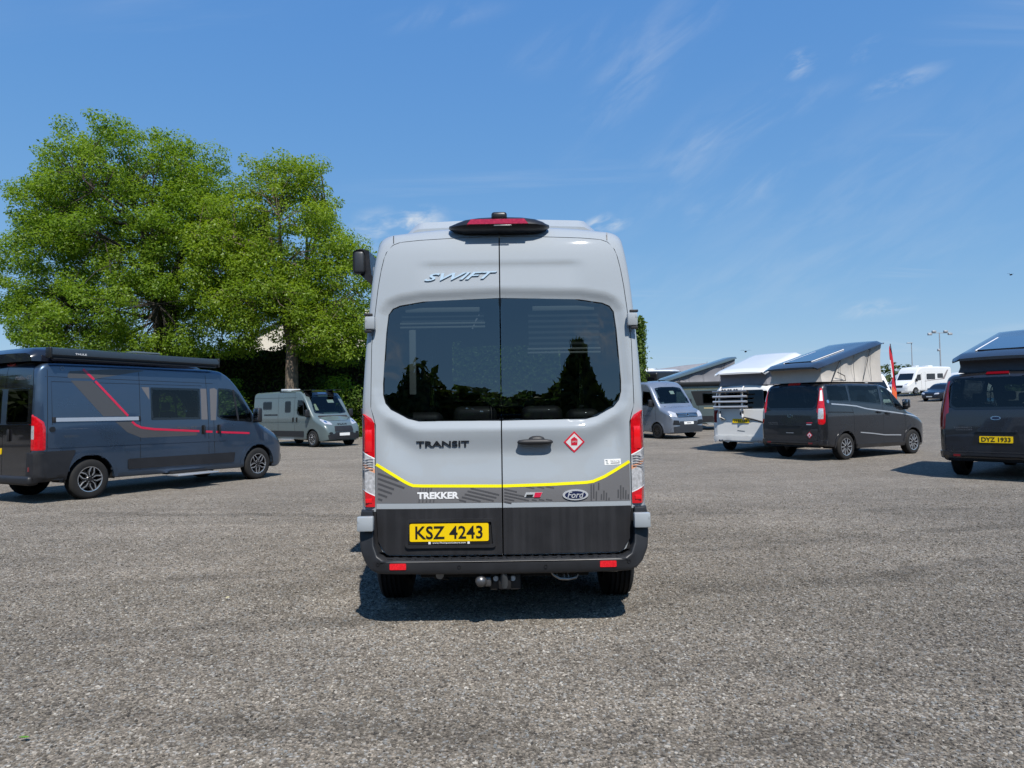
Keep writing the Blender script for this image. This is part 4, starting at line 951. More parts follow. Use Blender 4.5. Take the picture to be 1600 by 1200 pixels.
def poptop(v, y0, y1, w, zr, z0, z1, lid_mat, canvas_mat, th=.13, solar=True, crown=.05, wf=None, inset_=.10):
    wf = wf or w; V, Fc = [], []; NX, NY = 13, 17
    def zl(y): return z0+(z1-z0)*(y-y0)/(y1-y0)
    for layer in (0, 1):
        for j in range(NY):
            t = j/(NY-1); y = y0+(y1-y0)*t; ww = w+(wf-w)*t
            for i in range(NX):
                u = -1+2*i/(NX-1); rx = abs(u); ex = 1-.06*max(0, (abs(2*t-1)-.86)/.14)**2
                dn = .075*max(0, (rx-.82)/.18)**2+.06*max(0, (abs(2*t-1)-.93)/.07)**2
                z = zl(y)+(th+crown*(1-u*u)-dn if layer else 0)
                V.append((u*ww*ex*(1.0 if layer == 0 else .99), y, z))
    o = NX*NY
    for j in range(NY-1):
        for i in range(NX-1):
            a = j*NX+i; Fc.append((a, a+NX, a+NX+1, a+1)); Fc.append((o+a, o+a+1, o+a+NX+1, o+a+NX))
    edge = [i for i in range(NX)]+[j*NX+NX-1 for j in range(1, NY)]+[(NY-1)*NX+i for i in range(NX-2, -1, -1)]+[j*NX for j in range(NY-2, 0, -1)]
    for k in range(len(edge)): a, b = edge[k-1], edge[k]; Fc.append((a, b, o+b, o+a))
    bm = bmesh.new(); bv = [bm.verts.new(p) for p in V]
    for f in Fc: bm.faces.new([bv[i] for i in f])
    lid = bm_obj('roof_lid', bm, lid_mat, v.root, 32)
    # canvas bellows
    per = []; hw, hwf = w-inset_, wf-inset_; ya, yb = y0+inset_+.12, y1-inset_
    for k in range(10): per.append((-hw+2*hw*k/10, ya))
    for k in range(24): t = k/24; per.append((hw+(hwf-hw)*t, ya+(yb-ya)*t))
    for k in range(10): per.append((hwf-2*hwf*k/10, yb))
    for k in range(24): t = k/24; per.append((-hwf+(hwf-hw)*t*1.0, yb-(yb-ya)*t))
    KR = 8; V, Fc = [], []; rr_ = random.Random(int(y1*100+w*1000))
    for r_ in range(KR+1):
        t = r_/KR
        for k, (x, y) in enumerate(per):
            zt_ = zl(y)+.02; gap = zt_-zr
            b_ = math.sin(math.pi*t)*min(.10, gap*.16)*(1+.5*math.sin(k*.9))+rr_.uniform(-.006, .006)*(0 < t < 1)
            L_ = math.hypot(x, (y-(ya+yb)/2)*.5)+1e-6; V.append((x-x/L_*b_*.8, y-(y-(ya+yb)/2)/L_*b_*.3, zr+gap*t))
    n = len(per)
    for r_ in range(KR):
        for k in range(n): k2 = (k+1) % n; Fc.append((r_*n+k, r_*n+k2, (r_+1)*n+k2, (r_+1)*n+k))
    cv = mk('canvas', V, Fc, canvas_mat, v.root, 50)
    def cp(side, ty, tz):   # a point on the side of the bellows
        y = ya+(yb-ya)*ty; return Vector((side*(hw+(hwf-hw)*ty+.012), y, zr+(zl(y)+.02-zr)*tz))
    for sg in (-1, 1):
        for ty in (.30, .52, .80): tube('seam', [cp(sg, ty, .03), cp(sg, ty, .5)-Vector((sg*.03, 0, 0)), cp(sg, ty, .96)], .006, M_CANVD, cv, 5)
    for sg in (-1, 1):   # folding strut
        ym = ya+(yb-ya)*.62; x = sg*(hw+(hwf-hw)*.6+.004); zt_ = zl(ym)
        tube('strut', [(sg*(w-.03), y0+.55, zr+.02), (sg*(w-.03), y0+.95, zl(y0+.95)+.02)], .014, M_INK, v.root, 6)
        tube('strut', [(sg*(w-.03), y0+.55, zr+.02), (sg*(w-.03), y0+1.15, zr+.03), (sg*(w-.03), y0+1.12, zr+.16), (sg*(w-.03), y0+.80, zr+.26)], .012, M_INK, v.root, 6)
        tube('strap', [(x, yb-.55, zl(yb-.55)), (sg*(w-.08), yb-.95, zr+.03)], .008, M_INK, cv, 5)
    if solar:
        n = 0
        V = [(x, y, zl(y)+th+crown+.022) for y in (y0+.35, y0+1.75) for x in (-.42, .42)]; V += [(a, b, c-.025) for a, b, c in V]
        sp_ = mk('solar_panel', V, [(0, 1, 3, 2), (4, 6, 7, 5), (0, 4, 5, 1), (1, 5, 7, 3), (3, 7, 6, 2), (2, 6, 4, 0)], pmat('solar_cells', (.008, .01, .02), .12, coat=1), lid, 0)
        for sg in (-1, 1): tube('solar_bracket', [(sg*.45, y0+.33, zl(y0+.33)+th+crown*.8+.012), (sg*.45, y0+1.78, zl(y0+1.78)+th+crown*.8+.012)], .014, M_WHITE, lid, 6)
    return lid
def gaps(v, ax, lines, w=.010):
    for L_ in lines: v.stroke('panel_gap', L_, w, ax, M_INK, .0015, .002)
def handle(v, ax, y, z, s=(.10, .20), vert=True):
    p = v.hit(ax, y, z)[0]; sg = 1 if ax == 'R' else -1
    v.panel('handle_recess', rounded([(y-s[0]/2, z-s[1]/2), (y+s[0]/2, z-s[1]/2), (y+s[0]/2, z+s[1]/2), (y-s[0]/2, z+s[1]/2)], .03), ax, M_INK, .004, .004)
    box('door_handle', (p.x+sg*.03, y, z), (.03, .04 if vert else s[0]*.95, s[1]*.95 if vert else .04), M_BLACK, v.root, .012)

DUCATO = dict(L=5.98, W=1.055,
    top=[(0, 2.44), (.03, 2.50), (.1, 2.55), (.3, 2.58), (3.6, 2.60), (3.95, 2.58), (4.15, 2.50), (4.35, 2.34), (4.95, 1.58), (5.08, 1.43), (5.25, 1.34), (5.55, 1.20), (5.76, 1.08), (5.88, .94), (5.95, .78), (5.98, .62)],
    bot=[(0, .44), (.35, .40), (1, .36), (5, .30), (5.7, .25), (5.98, .34)],
    plan=[(0, .925), (.03, .955), (.08, .98), (.16, .996), (.3, 1), (4.6, 1), (5.1, .99), (5.5, .955), (5.75, .90), (5.88, .83), (5.95, .74), (5.98, .62)],
    tum=[(.25, .975), (.5, .995), (.9, 1.0), (1.25, 1.0), (1.5, .99), (2.0, .965), (2.35, .94), (2.6, .915)], sh=[(0, .10), (4.2, .11), (5.2, .16), (5.98, .16)], crown=[(0, .05), (4.2, .05), (5.0, .06), (5.98, .08)],
    rake=[(0, .02), (.5, 0), (1.3, .01), (1.8, .03), (2.2, .06), (2.6, .11)])
DW = (.98, 5.02); DR = .375
CABW = [(3.84, 1.50), (3.96, 1.44), (4.25, 1.40), (4.82, 1.36), (4.80, 1.56), (4.46, 2.0), (4.34, 2.09), (4.18, 2.13), (3.88, 2.14)]
WSC = [(-.86, 1.52), (-.5, 1.48), (.5, 1.48), (.86, 1.52), (.74, 2.28), (.4, 2.33), (-.4, 2.33), (-.74, 2.28)]
def ducato_body(v, paint, sides='R', rear=None, extra=(), wheelkind='five', ws=True, step=.05):
    holes = [(a, circ(w, DR, .455)) for a in 'RL' for w in DW]+[(a, inset(CABW, .03)) for a in 'RL']+list(extra)
    if ws: holes.append(('F', inset(WSC, .035)))
    v.loft(DUCATO, paint, holes, step=step)
    for a in 'RL':
        for w in DW: arch(v, a, w, DR, .455, paint, .085, -4, 184, .38)
        v.window(rounded(CABW, .05), a, M_CAB)
        v.stroke('window_divider', [(4.42, 1.40), (4.30, 2.11)], .05, a, M_BLACK, .006, .01)
        for w in DW: wheel(v.root, (.93 if a == 'R' else -.93), w, DR, .225, wheelkind, DR*.64, 1 if a == 'R' else -1)
        mirror(v, 4.88, 1.44, 1 if a == 'R' else -1)
    v.panel('windscreen', rounded(WSC, .06), 'F', M_CAB, .003, 0, grid=.12)
    v.panel('windscreen_edge', rounded(WSC, .06), 'F', M_FRIT, .004, .01, ring=inset(rounded(WSC, .06), .05))
    cabin(v, 4.95, 1.42, 4.0, .78, -1)
    box('underbody', (0, 3.0, .46), (1.5, 5.2, .14), M_DARK, v.root, .03)
def ducato_front(v, paint, plate=True, dark=M_BLACK):
    v.panel('grille', rounded([(-.50, .68), (.50, .68), (.46, .93), (-.46, .93)], .04), 'F', dark, .012, .02)
    v.panel('bumper', rounded([(-.80, .36), (.80, .36), (.84, .55), (.50, .60), (.48, .66), (-.48, .66), (-.50, .60), (-.84, .55)], .04), 'F', dark, .014, .03)
    for sg in (-1, 1):
        h = v.panel('headlight', rounded([(sg*.52, .98), (sg*.86, 1.03), (sg*.90, 1.22), (sg*.80, 1.25), (sg*.56, 1.10)], .03), 'F', M_CLEARL, .012, .02)
        v.panel('lamp_bezel', ell(sg*.74, 1.12, .055, .05, 14), 'F', M_CHROME, .02, .01, h)
        v.panel('fog_light', ell(sg*.70, .62, .09, .05, 14), 'F', M_INK, .016, .01)
    v.text('badge_lettering', 'DUCATO', 'F', .36, -.36, 1.00, 1.06, M_INK, .012, .02) if False else None
    v.text('grille_lettering', 'FIAT', 'F', .26, -.26, .975, 1.035, M_INK, .012, .03)
    if plate: v.panel('number_plate', rounded([(-.27, .50), (.27, .50), (.27, .62), (-.27, .62)], .01), 'F', M_STK, .03, .02, grid=.3)
    v.stroke('bonnet_gap', [(-.80, 1.30), (-.45, 1.17), (.45, 1.17), (.80, 1.30)], .012, 'F', M_INK, .002, .002)
# ---- dark blue van on the left
M_BLUE = carpaint('slate_blue_paint', (.066, .102, .155), .7, .34, .04); M_GLOSSB = pmat('gloss_black_wrap', (.008, .008, .010), .12, coat=1.0, noise=.1, nscale=2)
hd = 27.3; f_ = Vector((math.sin(R(hd)), math.cos(R(hd)), 0)); r_v = Vector((f_.y, -f_.x, 0))
base = Vector((-7.93, 13.25, 0))-f_*DW[0]-r_v*1.04
duc = Vehicle('campervan', base.x, base.y, hd)
tag(duc.root, 'dark blue panel-van camper with a red side stripe and long awning, nearest on the left', 'van')
BW = [(2.22, 1.45), (3.40, 1.45), (3.40, 2.12), (2.22, 2.12)]; RWr = rounded([(.09, 1.42), (.80, 1.42), (.76, 2.06), (.09, 2.06)], .05); RWl = [(-x, z) for x, z in RWr][::-1]
ducato_body(duc, M_BLUE, extra=[('R', inset(BW, .04)), ('B', inset(RWr, .03)), ('B', inset(RWl, .03))])
# rear doors, wrapped gloss black
for sg in (-1, 1):
    pd = rounded([(sg*.006, .50), (sg*.86, .50), (sg*.905, .62), (sg*.90, 1.5), (sg*.865, 2.2), (sg*.82, 2.42), (sg*.006, 2.46)], [.003, .03, .03, .1, .1, .06, .003], 4)
    w_ = RWr if sg > 0 else RWl
    # door as a frame round the glass: upper, lower and side pieces
    rd = duc.panel('rear_door', rounded([(sg*.006, .50), (sg*.86, .50), (sg*.905, .62), (sg*.90, 1.41), (sg*.006, 1.41)], [.003, .03, .03, .003, .003], 4), 'B', M_GLOSSB, .008, .012)
    duc.panel('rear_door_top', rounded([(sg*.006, 2.07), (sg*.875, 2.07), (sg*.82, 2.42), (sg*.006, 2.46)], [.003, .003, .06, .003], 4), 'B', M_GLOSSB, .008, .012, rd)
    duc.panel('door_post', [(sg*.80, 1.415), (sg*.90, 1.415), (sg*.874, 2.065), (sg*.765, 2.065)], 'B', M_GLOSSB, .008, .012, rd)
    duc.window(w_, 'B', M_PRIV2, .04, off=.006)
    box('hinge', (sg*.915, .075, 1.98), (.05, .05, .12), M_BLACK, duc.root, .01); box('hinge', (sg*.945, .02, .78), (.06, .05, .12), M_BLACK, duc.root, .01)
box('door_handle', (.22, -.02, 1.22), (.05, .04, .22), M_BLACK, duc.root, .02)
duc.text('door_lettering', 'Malibu GT', 'B', .30, .80, 2.22, 2.29, pmat('silver_print', (.10, .10, .11), .4), .011)
plate_rear(duc, -.27, .93, None)
duc.panel('brake_light', ell(.02, 2.515, .13, .03), 'B', M_REDL, .03, .04, grid=.05)
bm = bmesh.new(); box_bm(bm, (0, .03, .42), (1.9, .20, .16), .05, 3)
bmp = bm_obj('bumper', bm, M_BLACK, duc.root)
for sg in (-1, 1):
    b_ = duc.panel('bumper_corner', rounded([(0.0, .40), (.52, .40), (.60, .70), (.70, .93), (.0, .93)], .03), 'R' if sg > 0 else 'L', M_BLACK, .014, .03, grid=.06)
    corner_lamp(duc, sg, [(.40, 0, 70), (.93, 5, 70)], dict(at=[], mats=[M_BLACK]), 'bumper_corner', off=.016)
    corner_lamp(duc, sg, [(.94, 12, 68), (1.35, 12, 68), (1.45, 14, 64), (1.55, 18, 45), (1.60, 24, 30)], dict(at=[(1.16, 1.40)], cols=(0, 4), mats=[M_REDL, M_CLEARL]))
    duc.panel('reflector', rounded([(sg*.86-.02, .58), (sg*.86+.02, .58), (sg*.86+.02, .66), (sg*.86-.02, .66)], .005), 'B', M_REDD, .02, .02)
# near side
gaps(duc, 'R', [[(1.98, .46), (1.98, 2.52)], [(3.62, .40), (3.60, 1.4), (3.56, 2.5)], [(3.78, .42), (3.74, 1.4), (3.76, 2.12)], [(.28, 1.40), (.28, 2.18), (3.45, 2.18)], [(.10, 2.27), (3.75, 2.24)], [(.18, .5), (.22, 2.4)]], .009)
duc.panel('slide_rail', rounded([(.33, 1.455), (1.95, 1.455), (1.95, 1.525), (.33, 1.525)], .01), 'R', M_ALU, .016, .02); box('rail_end', (1.045, .31, 1.49), (.04, .06, .1), M_BLACK, duc.root, .01); box('rail_end', (1.045, 1.96, 1.49), (.04, .05, .1), M_BLACK, duc.root, .01)
duc.window(rounded(BW, .03), 'R', M_PRIV, .045)
M_GREYW = pmat('grey_wrap', (.075, .074, .076), .45, coat=.3); M_TAUPE = pmat('taupe_wrap', (.16, .15, .15), .45, coat=.3)
duc.panel('side_graphic', rounded([(.55, 2.25), (1.10, 2.26), (2.15, 2.46), (1.45, 2.46), (.60, 2.38)], [.06, .02, .01, .01, .06]), 'R', M_GREYW, .0016, 0)
duc.panel('side_graphic', [(.62, 2.21), (1.02, 2.21), (1.70, 1.54), (1.22, 1.54)], 'R', M_GREYW, .0016, 0)
duc.panel('side_graphic', [(1.45, 1.44), (1.82, 1.44), (2.0, 1.30), (2.32, 1.25), (3.3, 1.18), (3.3, 1.10), (2.0, 1.10), (1.70, 1.22)], 'R', M_GREYW, .0016, 0)
duc.panel('side_graphic', [(2.02, 2.12), (2.19, 2.12), (2.19, 1.86)], 'R', M_TAUPE, .0016, 0); duc.panel('side_graphic', [(3.42, 1.44), (3.58, 1.44), (3.57, 2.12), (3.42, 2.12)], 'R', M_TAUPE, .0016, 0)
duc.panel('side_graphic', [(3.66, 1.42), (3.80, 1.42), (3.86, 2.10), (3.78, 2.14), (3.66, 2.12)], 'R', M_TAUPE, .0016, 0)
for seg in ([(.86, 2.43), (1.06, 2.24)], [(1.08, 2.21), (1.13, 2.16)], [(1.13, 2.16), (1.72, 1.545)], [(1.80, 1.43), (1.88, 1.36), (2.0, 1.305), (2.28, 1.265), (3.36, 1.19)], [(3.47, 1.18), (3.70, 1.165)], [(3.80, 1.16), (4.0, 1.145), (4.74, 1.10)]): duc.stroke('red_stripe', seg, .045, 'R', M_RED, .004, .002, grid=.06)
for x_, y_ in ((-.1, 2.75), (.35, 2.4)): seat(duc.root, x_, y_, .95, pmat('seat_pale', (.35, .40, .40), .8))
duc.text('side_lettering', 'Malibu GT', 'R', 2.82, 3.30, 1.24, 1.30, MATS['silver_print'], .004)
duc.panel('side_moulding', rounded([(1.72, .50), (4.28, .46), (4.32, .68), (1.72, .70)], .03), 'R', M_BLACK, .018, .03); duc.panel('side_moulding', rounded([(1.72, .50), (4.28, .46), (4.32, .68), (1.72, .70)], .03), 'L', M_BLACK, .018, .03)
duc.panel('lower_sill', [(1.50, .37), (4.5, .33), (4.5, .42), (1.5, .46)], 'R', M_BLUE, .006, .02)
duc.panel('side_crease', rounded([(.20, .985), (4.05, .955), (4.10, .985), (4.05, 1.005), (.20, 1.045)], .012), 'R', M_BLUE, .009, .012, grid=.08)
for y in (3.47, 3.88): handle(duc, 'R', y, 1.22)
duc.panel('filler_cap', circ(.28, 1.32, .05, 16), 'R', M_INK, .012, .015); duc.panel('roof_emblem', circ(.48, 2.43, .04, 16), 'R', pmat('emblem_grey', (.2, .22, .24), .4), .003, .002, ring=circ(.48, 2.43, .028, 16))
st_ = box('entry_step', (1.20, 3.1, .30), (.36, 1.0, .035), M_ALU, duc.root, .01); box('step_bracket', (.95, 3.1, .34), (.3, .9, .06), M_DARK, duc.root, .01)
ducato_front(duc, M_BLUE)
# raised black roof and awning
V, Fc = [], []
ysr = [.02, .12, .4, 1.2, 2.4, 3.0, 3.35, 3.62]; hr = [.16, .25, .30, .315, .30, .25, .16, .03]; wr = [.86, .90, .92, .92, .92, .90, .86, .78]
for y, h, w in zip(ysr, hr, wr):
    for fx, fz in ((-1, 0), (-.99, .35), (-.93, .75), (-.80, .93), (-.4, 1), (0, 1.02), (.4, 1), (.80, .93), (.93, .75), (.99, .35), (1, 0)): V.append((fx*w, y, 2.545+fz*h))
for i in range(len(ysr)-1):
    for j in range(10): Fc.append((i*11+j, i*11+j+1, (i+1)*11+j+1, (i+1)*11+j))
Fc += [tuple(range(11))[::-1], tuple(range(77, 88))]
mk('roof_top', V, Fc, pmat('roof_gloss_navy', (.010, .012, .02), .2, coat=.8), duc.root, 35)
box('roof_vent', (.2, 2.55, 2.87), (.5, .6, .05), pmat('vent_smoke', (.12, .14, .15), .15, coat=1), duc.root, .02)
bm = bmesh.new(); sec_ = [(1.00, 2.60), (1.01, 2.76), (1.05, 2.785), (1.11, 2.775), (1.14, 2.72), (1.135, 2.66), (1.10, 2.63), (1.08, 2.60)]
a_ = [bm.verts.new((x, .22, z)) for x, z in sec_]; b2 = [bm.verts.new((x, 3.80, z)) for x, z in sec_]; bm.faces.new(a_); bm.faces.new(b2[::-1]); [bm.faces.new((a_[i-1], a_[i], b2[i], b2[i-1])) for i in range(len(sec_))]
aw = bm_obj('awning', bm, pmat('awning_anthracite', (.030, .042, .055), .4, noise=.05), duc.root, 40)
for y in (.20, 3.81): box('awning_end_cap', (1.065, y, 2.695), (.15, .05, .20), M_INK, aw, .02, seg=3)
box('awning_lead_rail', (1.07, 2.0, 2.592), (.09, 3.5, .02), M_INK, aw, .005)
V, Fc = text_geo('THULE', .02, 0); V = [(1.1455, .62+x*.07, 2.675+y*.045) for x, y in V]
mk('awning_lettering', V, Fc, M_WHITE, aw, 0)
# ---- grey-green van facing us, under the second tree
M_SAGE = carpaint('sage_grey_paint', (.115, .150, .150), .1, .32, .04)
hd = 130; f_ = Vector((math.sin(R(hd)), math.cos(R(hd)), 0)); r_v = Vector((f_.y, -f_.x, 0))
base = Vector((-8.94, 31.45, 0))-f_*DW[1]-r_v*1.04
sage = Vehicle('campervan', base.x, base.y, hd)
tag(sage.root, 'grey-green panel-van camper with a black roof front, facing us under the trees', 'van')
gw = [[(2.85, 1.55), (3.35, 1.55), (3.35, 2.10), (2.85, 2.10)], [(.95, 1.70), (1.75, 1.70), (1.75, 2.10), (.95, 2.10)]]
ducato_body(sage, M_SAGE, step=.07)
for w_ in gw: sage.window(rounded(w_, .10), 'R', M_PRIV2, .04)
gaps(sage, 'R', [[(2.3, .46), (2.3, 2.5)], [(3.68, .42), (3.62, 1.4), (3.66, 2.4)], [(.2, 2.27), (3.8, 2.24)], [(.2, 1.12), (4.0, 1.12)]], .014)
sage.stroke('slide_rail', [(1.1, 1.46), (2.25, 1.46)], .06, 'R', M_BLACK, .012, .012); sage.panel('side_moulding', rounded([(1.6, .46), (4.4, .46), (4.4, .72), (1.6, .72)], .03), 'R', M_BLACK, .018, .03)
for y in (3.55, 3.85): handle(sage, 'R', y, 1.24)
sage.panel('roof_front', rounded([(-.90, 2.30), (-.76, 2.26), (-.4, 2.335), (.4, 2.335), (.76, 2.26), (.90, 2.30), (.80, 2.585), (-.80, 2.585)], .05), 'F', M_GLOSSB, .02, .03, grid=.07)
sage.panel('roof_front', rounded([(-.90, 3.15), (.90, 3.15), (.92, 4.2), (-.92, 4.2)], .06), 'T', M_GLOSSB, .03, .05, grid=.15); sage.stroke('roof_badge', [(-.22, 2.42), (.22, 2.42)], .04, 'F', M_CHROME, .03, .01)
box('roof_vent', (.1, 1.9, 2.64), (.7, .6, .10), pmat('vent_white', (.6, .62, .62), .3), sage.root, .03); box('entry_step', (1.12, 3.0, .33), (.2, 1.1, .04), M_ALU, sage.root, .01)
sage.panel('roof_strake', [(2.3, 2.50), (3.7, 2.46), (3.7, 2.48), (2.3, 2.54)], 'R', M_BLACK, .004, .004)
ducato_front(sage, M_SAGE)
sage.panel('price_card', [(-.45, 2.0), (-.1, 2.0), (-.1, 2.14), (-.45, 2.14)], 'F', M_STK, -.02, 0); sage.panel('price_card', [(.55, 1.66), (.72, 1.66), (.68, 1.95), (.58, 1.95)], 'F', pmat('card_cream', (.7, .68, .5), .6), -.02, 0)
# ---- dark van just showing behind it
dk = Vehicle('campervan', -6.9, 43.0, 180)
tag(dk.root, 'dark navy van mostly hidden behind the light grey campervan', 'van')
M_NAVY = carpaint('navy_paint', (.012, .015, .026), .3, .3, .04)
ducato_body(dk, M_NAVY, step=.10); ducato_front(dk, M_NAVY)

# ---- grey van with sloped bonnet facing us, right of the middle van
M_PEWT = carpaint('pewter_paint', (.26, .29, .34), .5, .30, .04)
CRAFT = dict(L=5.99, W=1.04,
    top=[(0, 2.54), (.05, 2.6), (.3, 2.66), (3.9, 2.68), (4.2, 2.64), (4.42, 2.52), (4.6, 2.32), (5.12, 1.62), (5.22, 1.50), (5.4, 1.44), (5.7, 1.31), (5.84, 1.20), (5.92, 1.04), (5.97, .80), (5.99, .6)],
    bot=[(0, .42), (1, .36), (5, .30), (5.7, .24), (5.99, .30)], plan=[(0, .93), (.05, .97), (.2, 1), (4.7, 1), (5.2, .99), (5.55, .965), (5.8, .90), (5.92, .83), (5.97, .75), (5.99, .66)],
    tum=[(.25, .975), (.6, 1.0), (1.2, 1.0), (1.5, .985), (2.0, .955), (2.4, .925), (2.7, .9)], sh=[(0, .12), (4.3, .14), (5.2, .15), (5.99, .15)], crown=[(0, .05), (4.2, .06), (5.2, .07), (5.99, .08)])
hd = 153; f_ = Vector((math.sin(R(hd)), math.cos(R(hd)), 0)); r_v = Vector((f_.y, -f_.x, 0))
base = Vector((6.63, 32.3, 0))-f_*5.0-r_v*1.0
crf = Vehicle('campervan', base.x, base.y, hd)
tag(crf.root, 'pewter grey high-roof van with black wheels facing us, beside the green column of hedge', 'van')
WSX = [(-.88, 1.60), (.88, 1.60), (.76, 2.32), (.4, 2.38), (-.4, 2.38), (-.76, 2.32)]; CBX = [(3.95, 1.55), (4.9, 1.48), (4.5, 2.16), (4.0, 2.2)]
crf.loft(CRAFT, M_PEWT, [(a, circ(w, .36, .43)) for a in 'RL' for w in (1.1, 5.0)]+[(a, inset(CBX, .03)) for a in 'RL']+[('F', inset(WSX, .04))], step=.07)
for a in 'RL':
    for w in (1.1, 5.0): arch(crf, a, w, .36, .43, M_PEWT, .07); wheel(crf.root, .92 if a == 'R' else -.92, w, .365, .235, 'seven', side=1 if a == 'R' else -1)
    crf.window(rounded(CBX, .05), a, M_CAB); mirror(crf, 4.75, 1.55, 1 if a == 'R' else -1)
gaps(crf, 'R', [[(3.8, .45), (3.78, 2.3)], [(4.95, .8), (4.92, 1.45)], [(.3, 1.05), (4.6, 1.05)]], .014)
crf.panel('windscreen', rounded(WSX, .06), 'F', M_CAB, .003, 0, grid=.12); crf.panel('windscreen_edge', rounded(WSX, .06), 'F', M_FRIT, .004, .01, ring=inset(rounded(WSX, .06), .05))
cabin(crf, 5.0, 1.5, 4.1, .85, 1)
gr = crf.panel('grille', rounded([(-.56, .98), (.56, .98), (.60, 1.17), (-.60, 1.17)], .03), 'F', M_INK, .012, .02)
for z in (1.02, 1.075, 1.135): crf.stroke('grille_bar', [(-.56, z), (.56, z)], .018, 'F', M_CHROME, .02, .01, gr)
crf.panel('badge', ell(0, 1.09, .075, .075, 20), 'F', M_CHROME, .03, .02, gr); crf.panel('badge_field', ell(0, 1.09, .055, .055, 20), 'F', M_INK, .034, .002, gr)
for sg in (-1, 1):
    crf.panel('headlight', rounded([(sg*.60, .98), (sg*.88, 1.02), (sg*.93, 1.24), (sg*.84, 1.27), (sg*.62, 1.17)], .03), 'F', M_CLEARL, .012, .02)
    ai = crf.panel('air_intake', rounded([(sg*.50, .62), (sg*.86, .66), (sg*.82, .86), (sg*.54, .84)], .03), 'F', M_INK, .010, .01)
    for z in (.68, .74, .80): crf.stroke('intake_fin', [(sg*.54, z), (sg*.82, z+.02)], .02, 'F', M_BLACK, .018, .01, ai)
crf.panel('lower_bumper', rounded([(-.82, .32), (.82, .32), (.84, .56), (.5, .60), (.5, .80), (-.5, .80), (-.5, .60), (-.84, .56)], .03), 'F', pmat('bumper_grey', (.03, .033, .038), .45), .012, .03)
crf.panel('number_plate', rounded([(-.27, .66), (.27, .66), (.27, .78), (-.27, .78)], .01), 'F', M_STK, .03, .02, grid=.3)
crf.stroke('plate_mark', [(-.12, .72), (.12, .72)], .04, 'F', MATS['sticker_grey'], .034, .001)
crf.panel('price_card', [(-.25, 2.05), (.0, 2.05), (.0, 2.2), (-.25, 2.2)], 'F', M_STK, -.02, 0); box('aerial', (0, 4.0, 2.70), (.05, .12, .05), M_INK, crf.root, .01); box('underbody', (0, 3, .45), (1.5, 5.2, .14), M_DARK, crf.root, .03)

# ---- grey-green camper side-on with its roof up
M_CANV = pmat('canvas_grey', (.22, .22, .24), .9, noise=.08, nscale=3); M_CANVB = pmat('canvas_beige', (.50, .465, .42), .9, noise=.08, nscale=3); M_CANVD = pmat('canvas_dark', (.10, .105, .12), .9)
grn = Vehicle('campervan', 8.1, 39.4, 84)
tag(grn.root, 'grey-green side-on camper with raised grey canvas roof and dark awning', 'van')
M_SAGE2 = carpaint('sage_dark_paint', (.085, .115, .118), .15, .34, .04)
ducato_body(grn, M_SAGE2, step=.08)
grn.window(rounded([(2.25, 1.45), (3.35, 1.45), (3.35, 2.05), (2.25, 2.05)], .08), 'R', M_PRIV2, .05)
grn.panel('window_surround', rounded([(1.9, 1.36), (3.55, 1.36), (3.55, 2.16), (1.6, 2.16)], .04), 'R', M_INK, .0015, .002)
M_GOLD = pmat('gold_stripe', (.55, .45, .24), .4)
grn.stroke('gold_stripe', [(.4, 2.28), (3.3, 2.28)], .08, 'R', M_GOLD, .004, .002); grn.stroke('gold_stripe', [(2.3, 1.22), (3.9, 1.18)], .05, 'R', M_GOLD, .004, .002)
grn.panel('side_moulding', [(1.6, .46), (4.4, .46), (4.4, .78), (1.6, .78)], 'R', M_BLACK, .018, .03); handle(grn, 'R', 3.45, 1.22); gaps(grn, 'R', [[(2.0, .46), (2.0, 2.5)], [(3.6, .42), (3.6, 2.4)]], .014)
bm = bmesh.new(); sec_ = [(1.0, 2.42), (1.0, 2.62), (1.05, 2.66), (1.15, 2.64), (1.18, 2.54), (1.14, 2.44)]
a_ = [bm.verts.new((x, .1, z)) for x, z in sec_]; b2 = [bm.verts.new((x, 3.75, z)) for x, z in sec_]; bm.faces.new(a_); bm.faces.new(b2[::-1]); [bm.faces.new((a_[i-1], a_[i], b2[i], b2[i-1])) for i in range(len(sec_))]
bm_obj('awning', bm, M_INK, grn.root, 40)
poptop(grn, .25, 4.35, .95, 2.56, 2.70, 3.90, M_SAGE2, M_CANV, .14, solar=False)
grn.panel('number_plate', [(-.27, .5), (.27, .5), (.27, .62), (-.27, .62)], 'F', M_STK, .03, .02, grid=.3)
box('entry_step', (1.15, 3.0, .33), (.2, 1.1, .04), M_ALU, grn.root, .01)

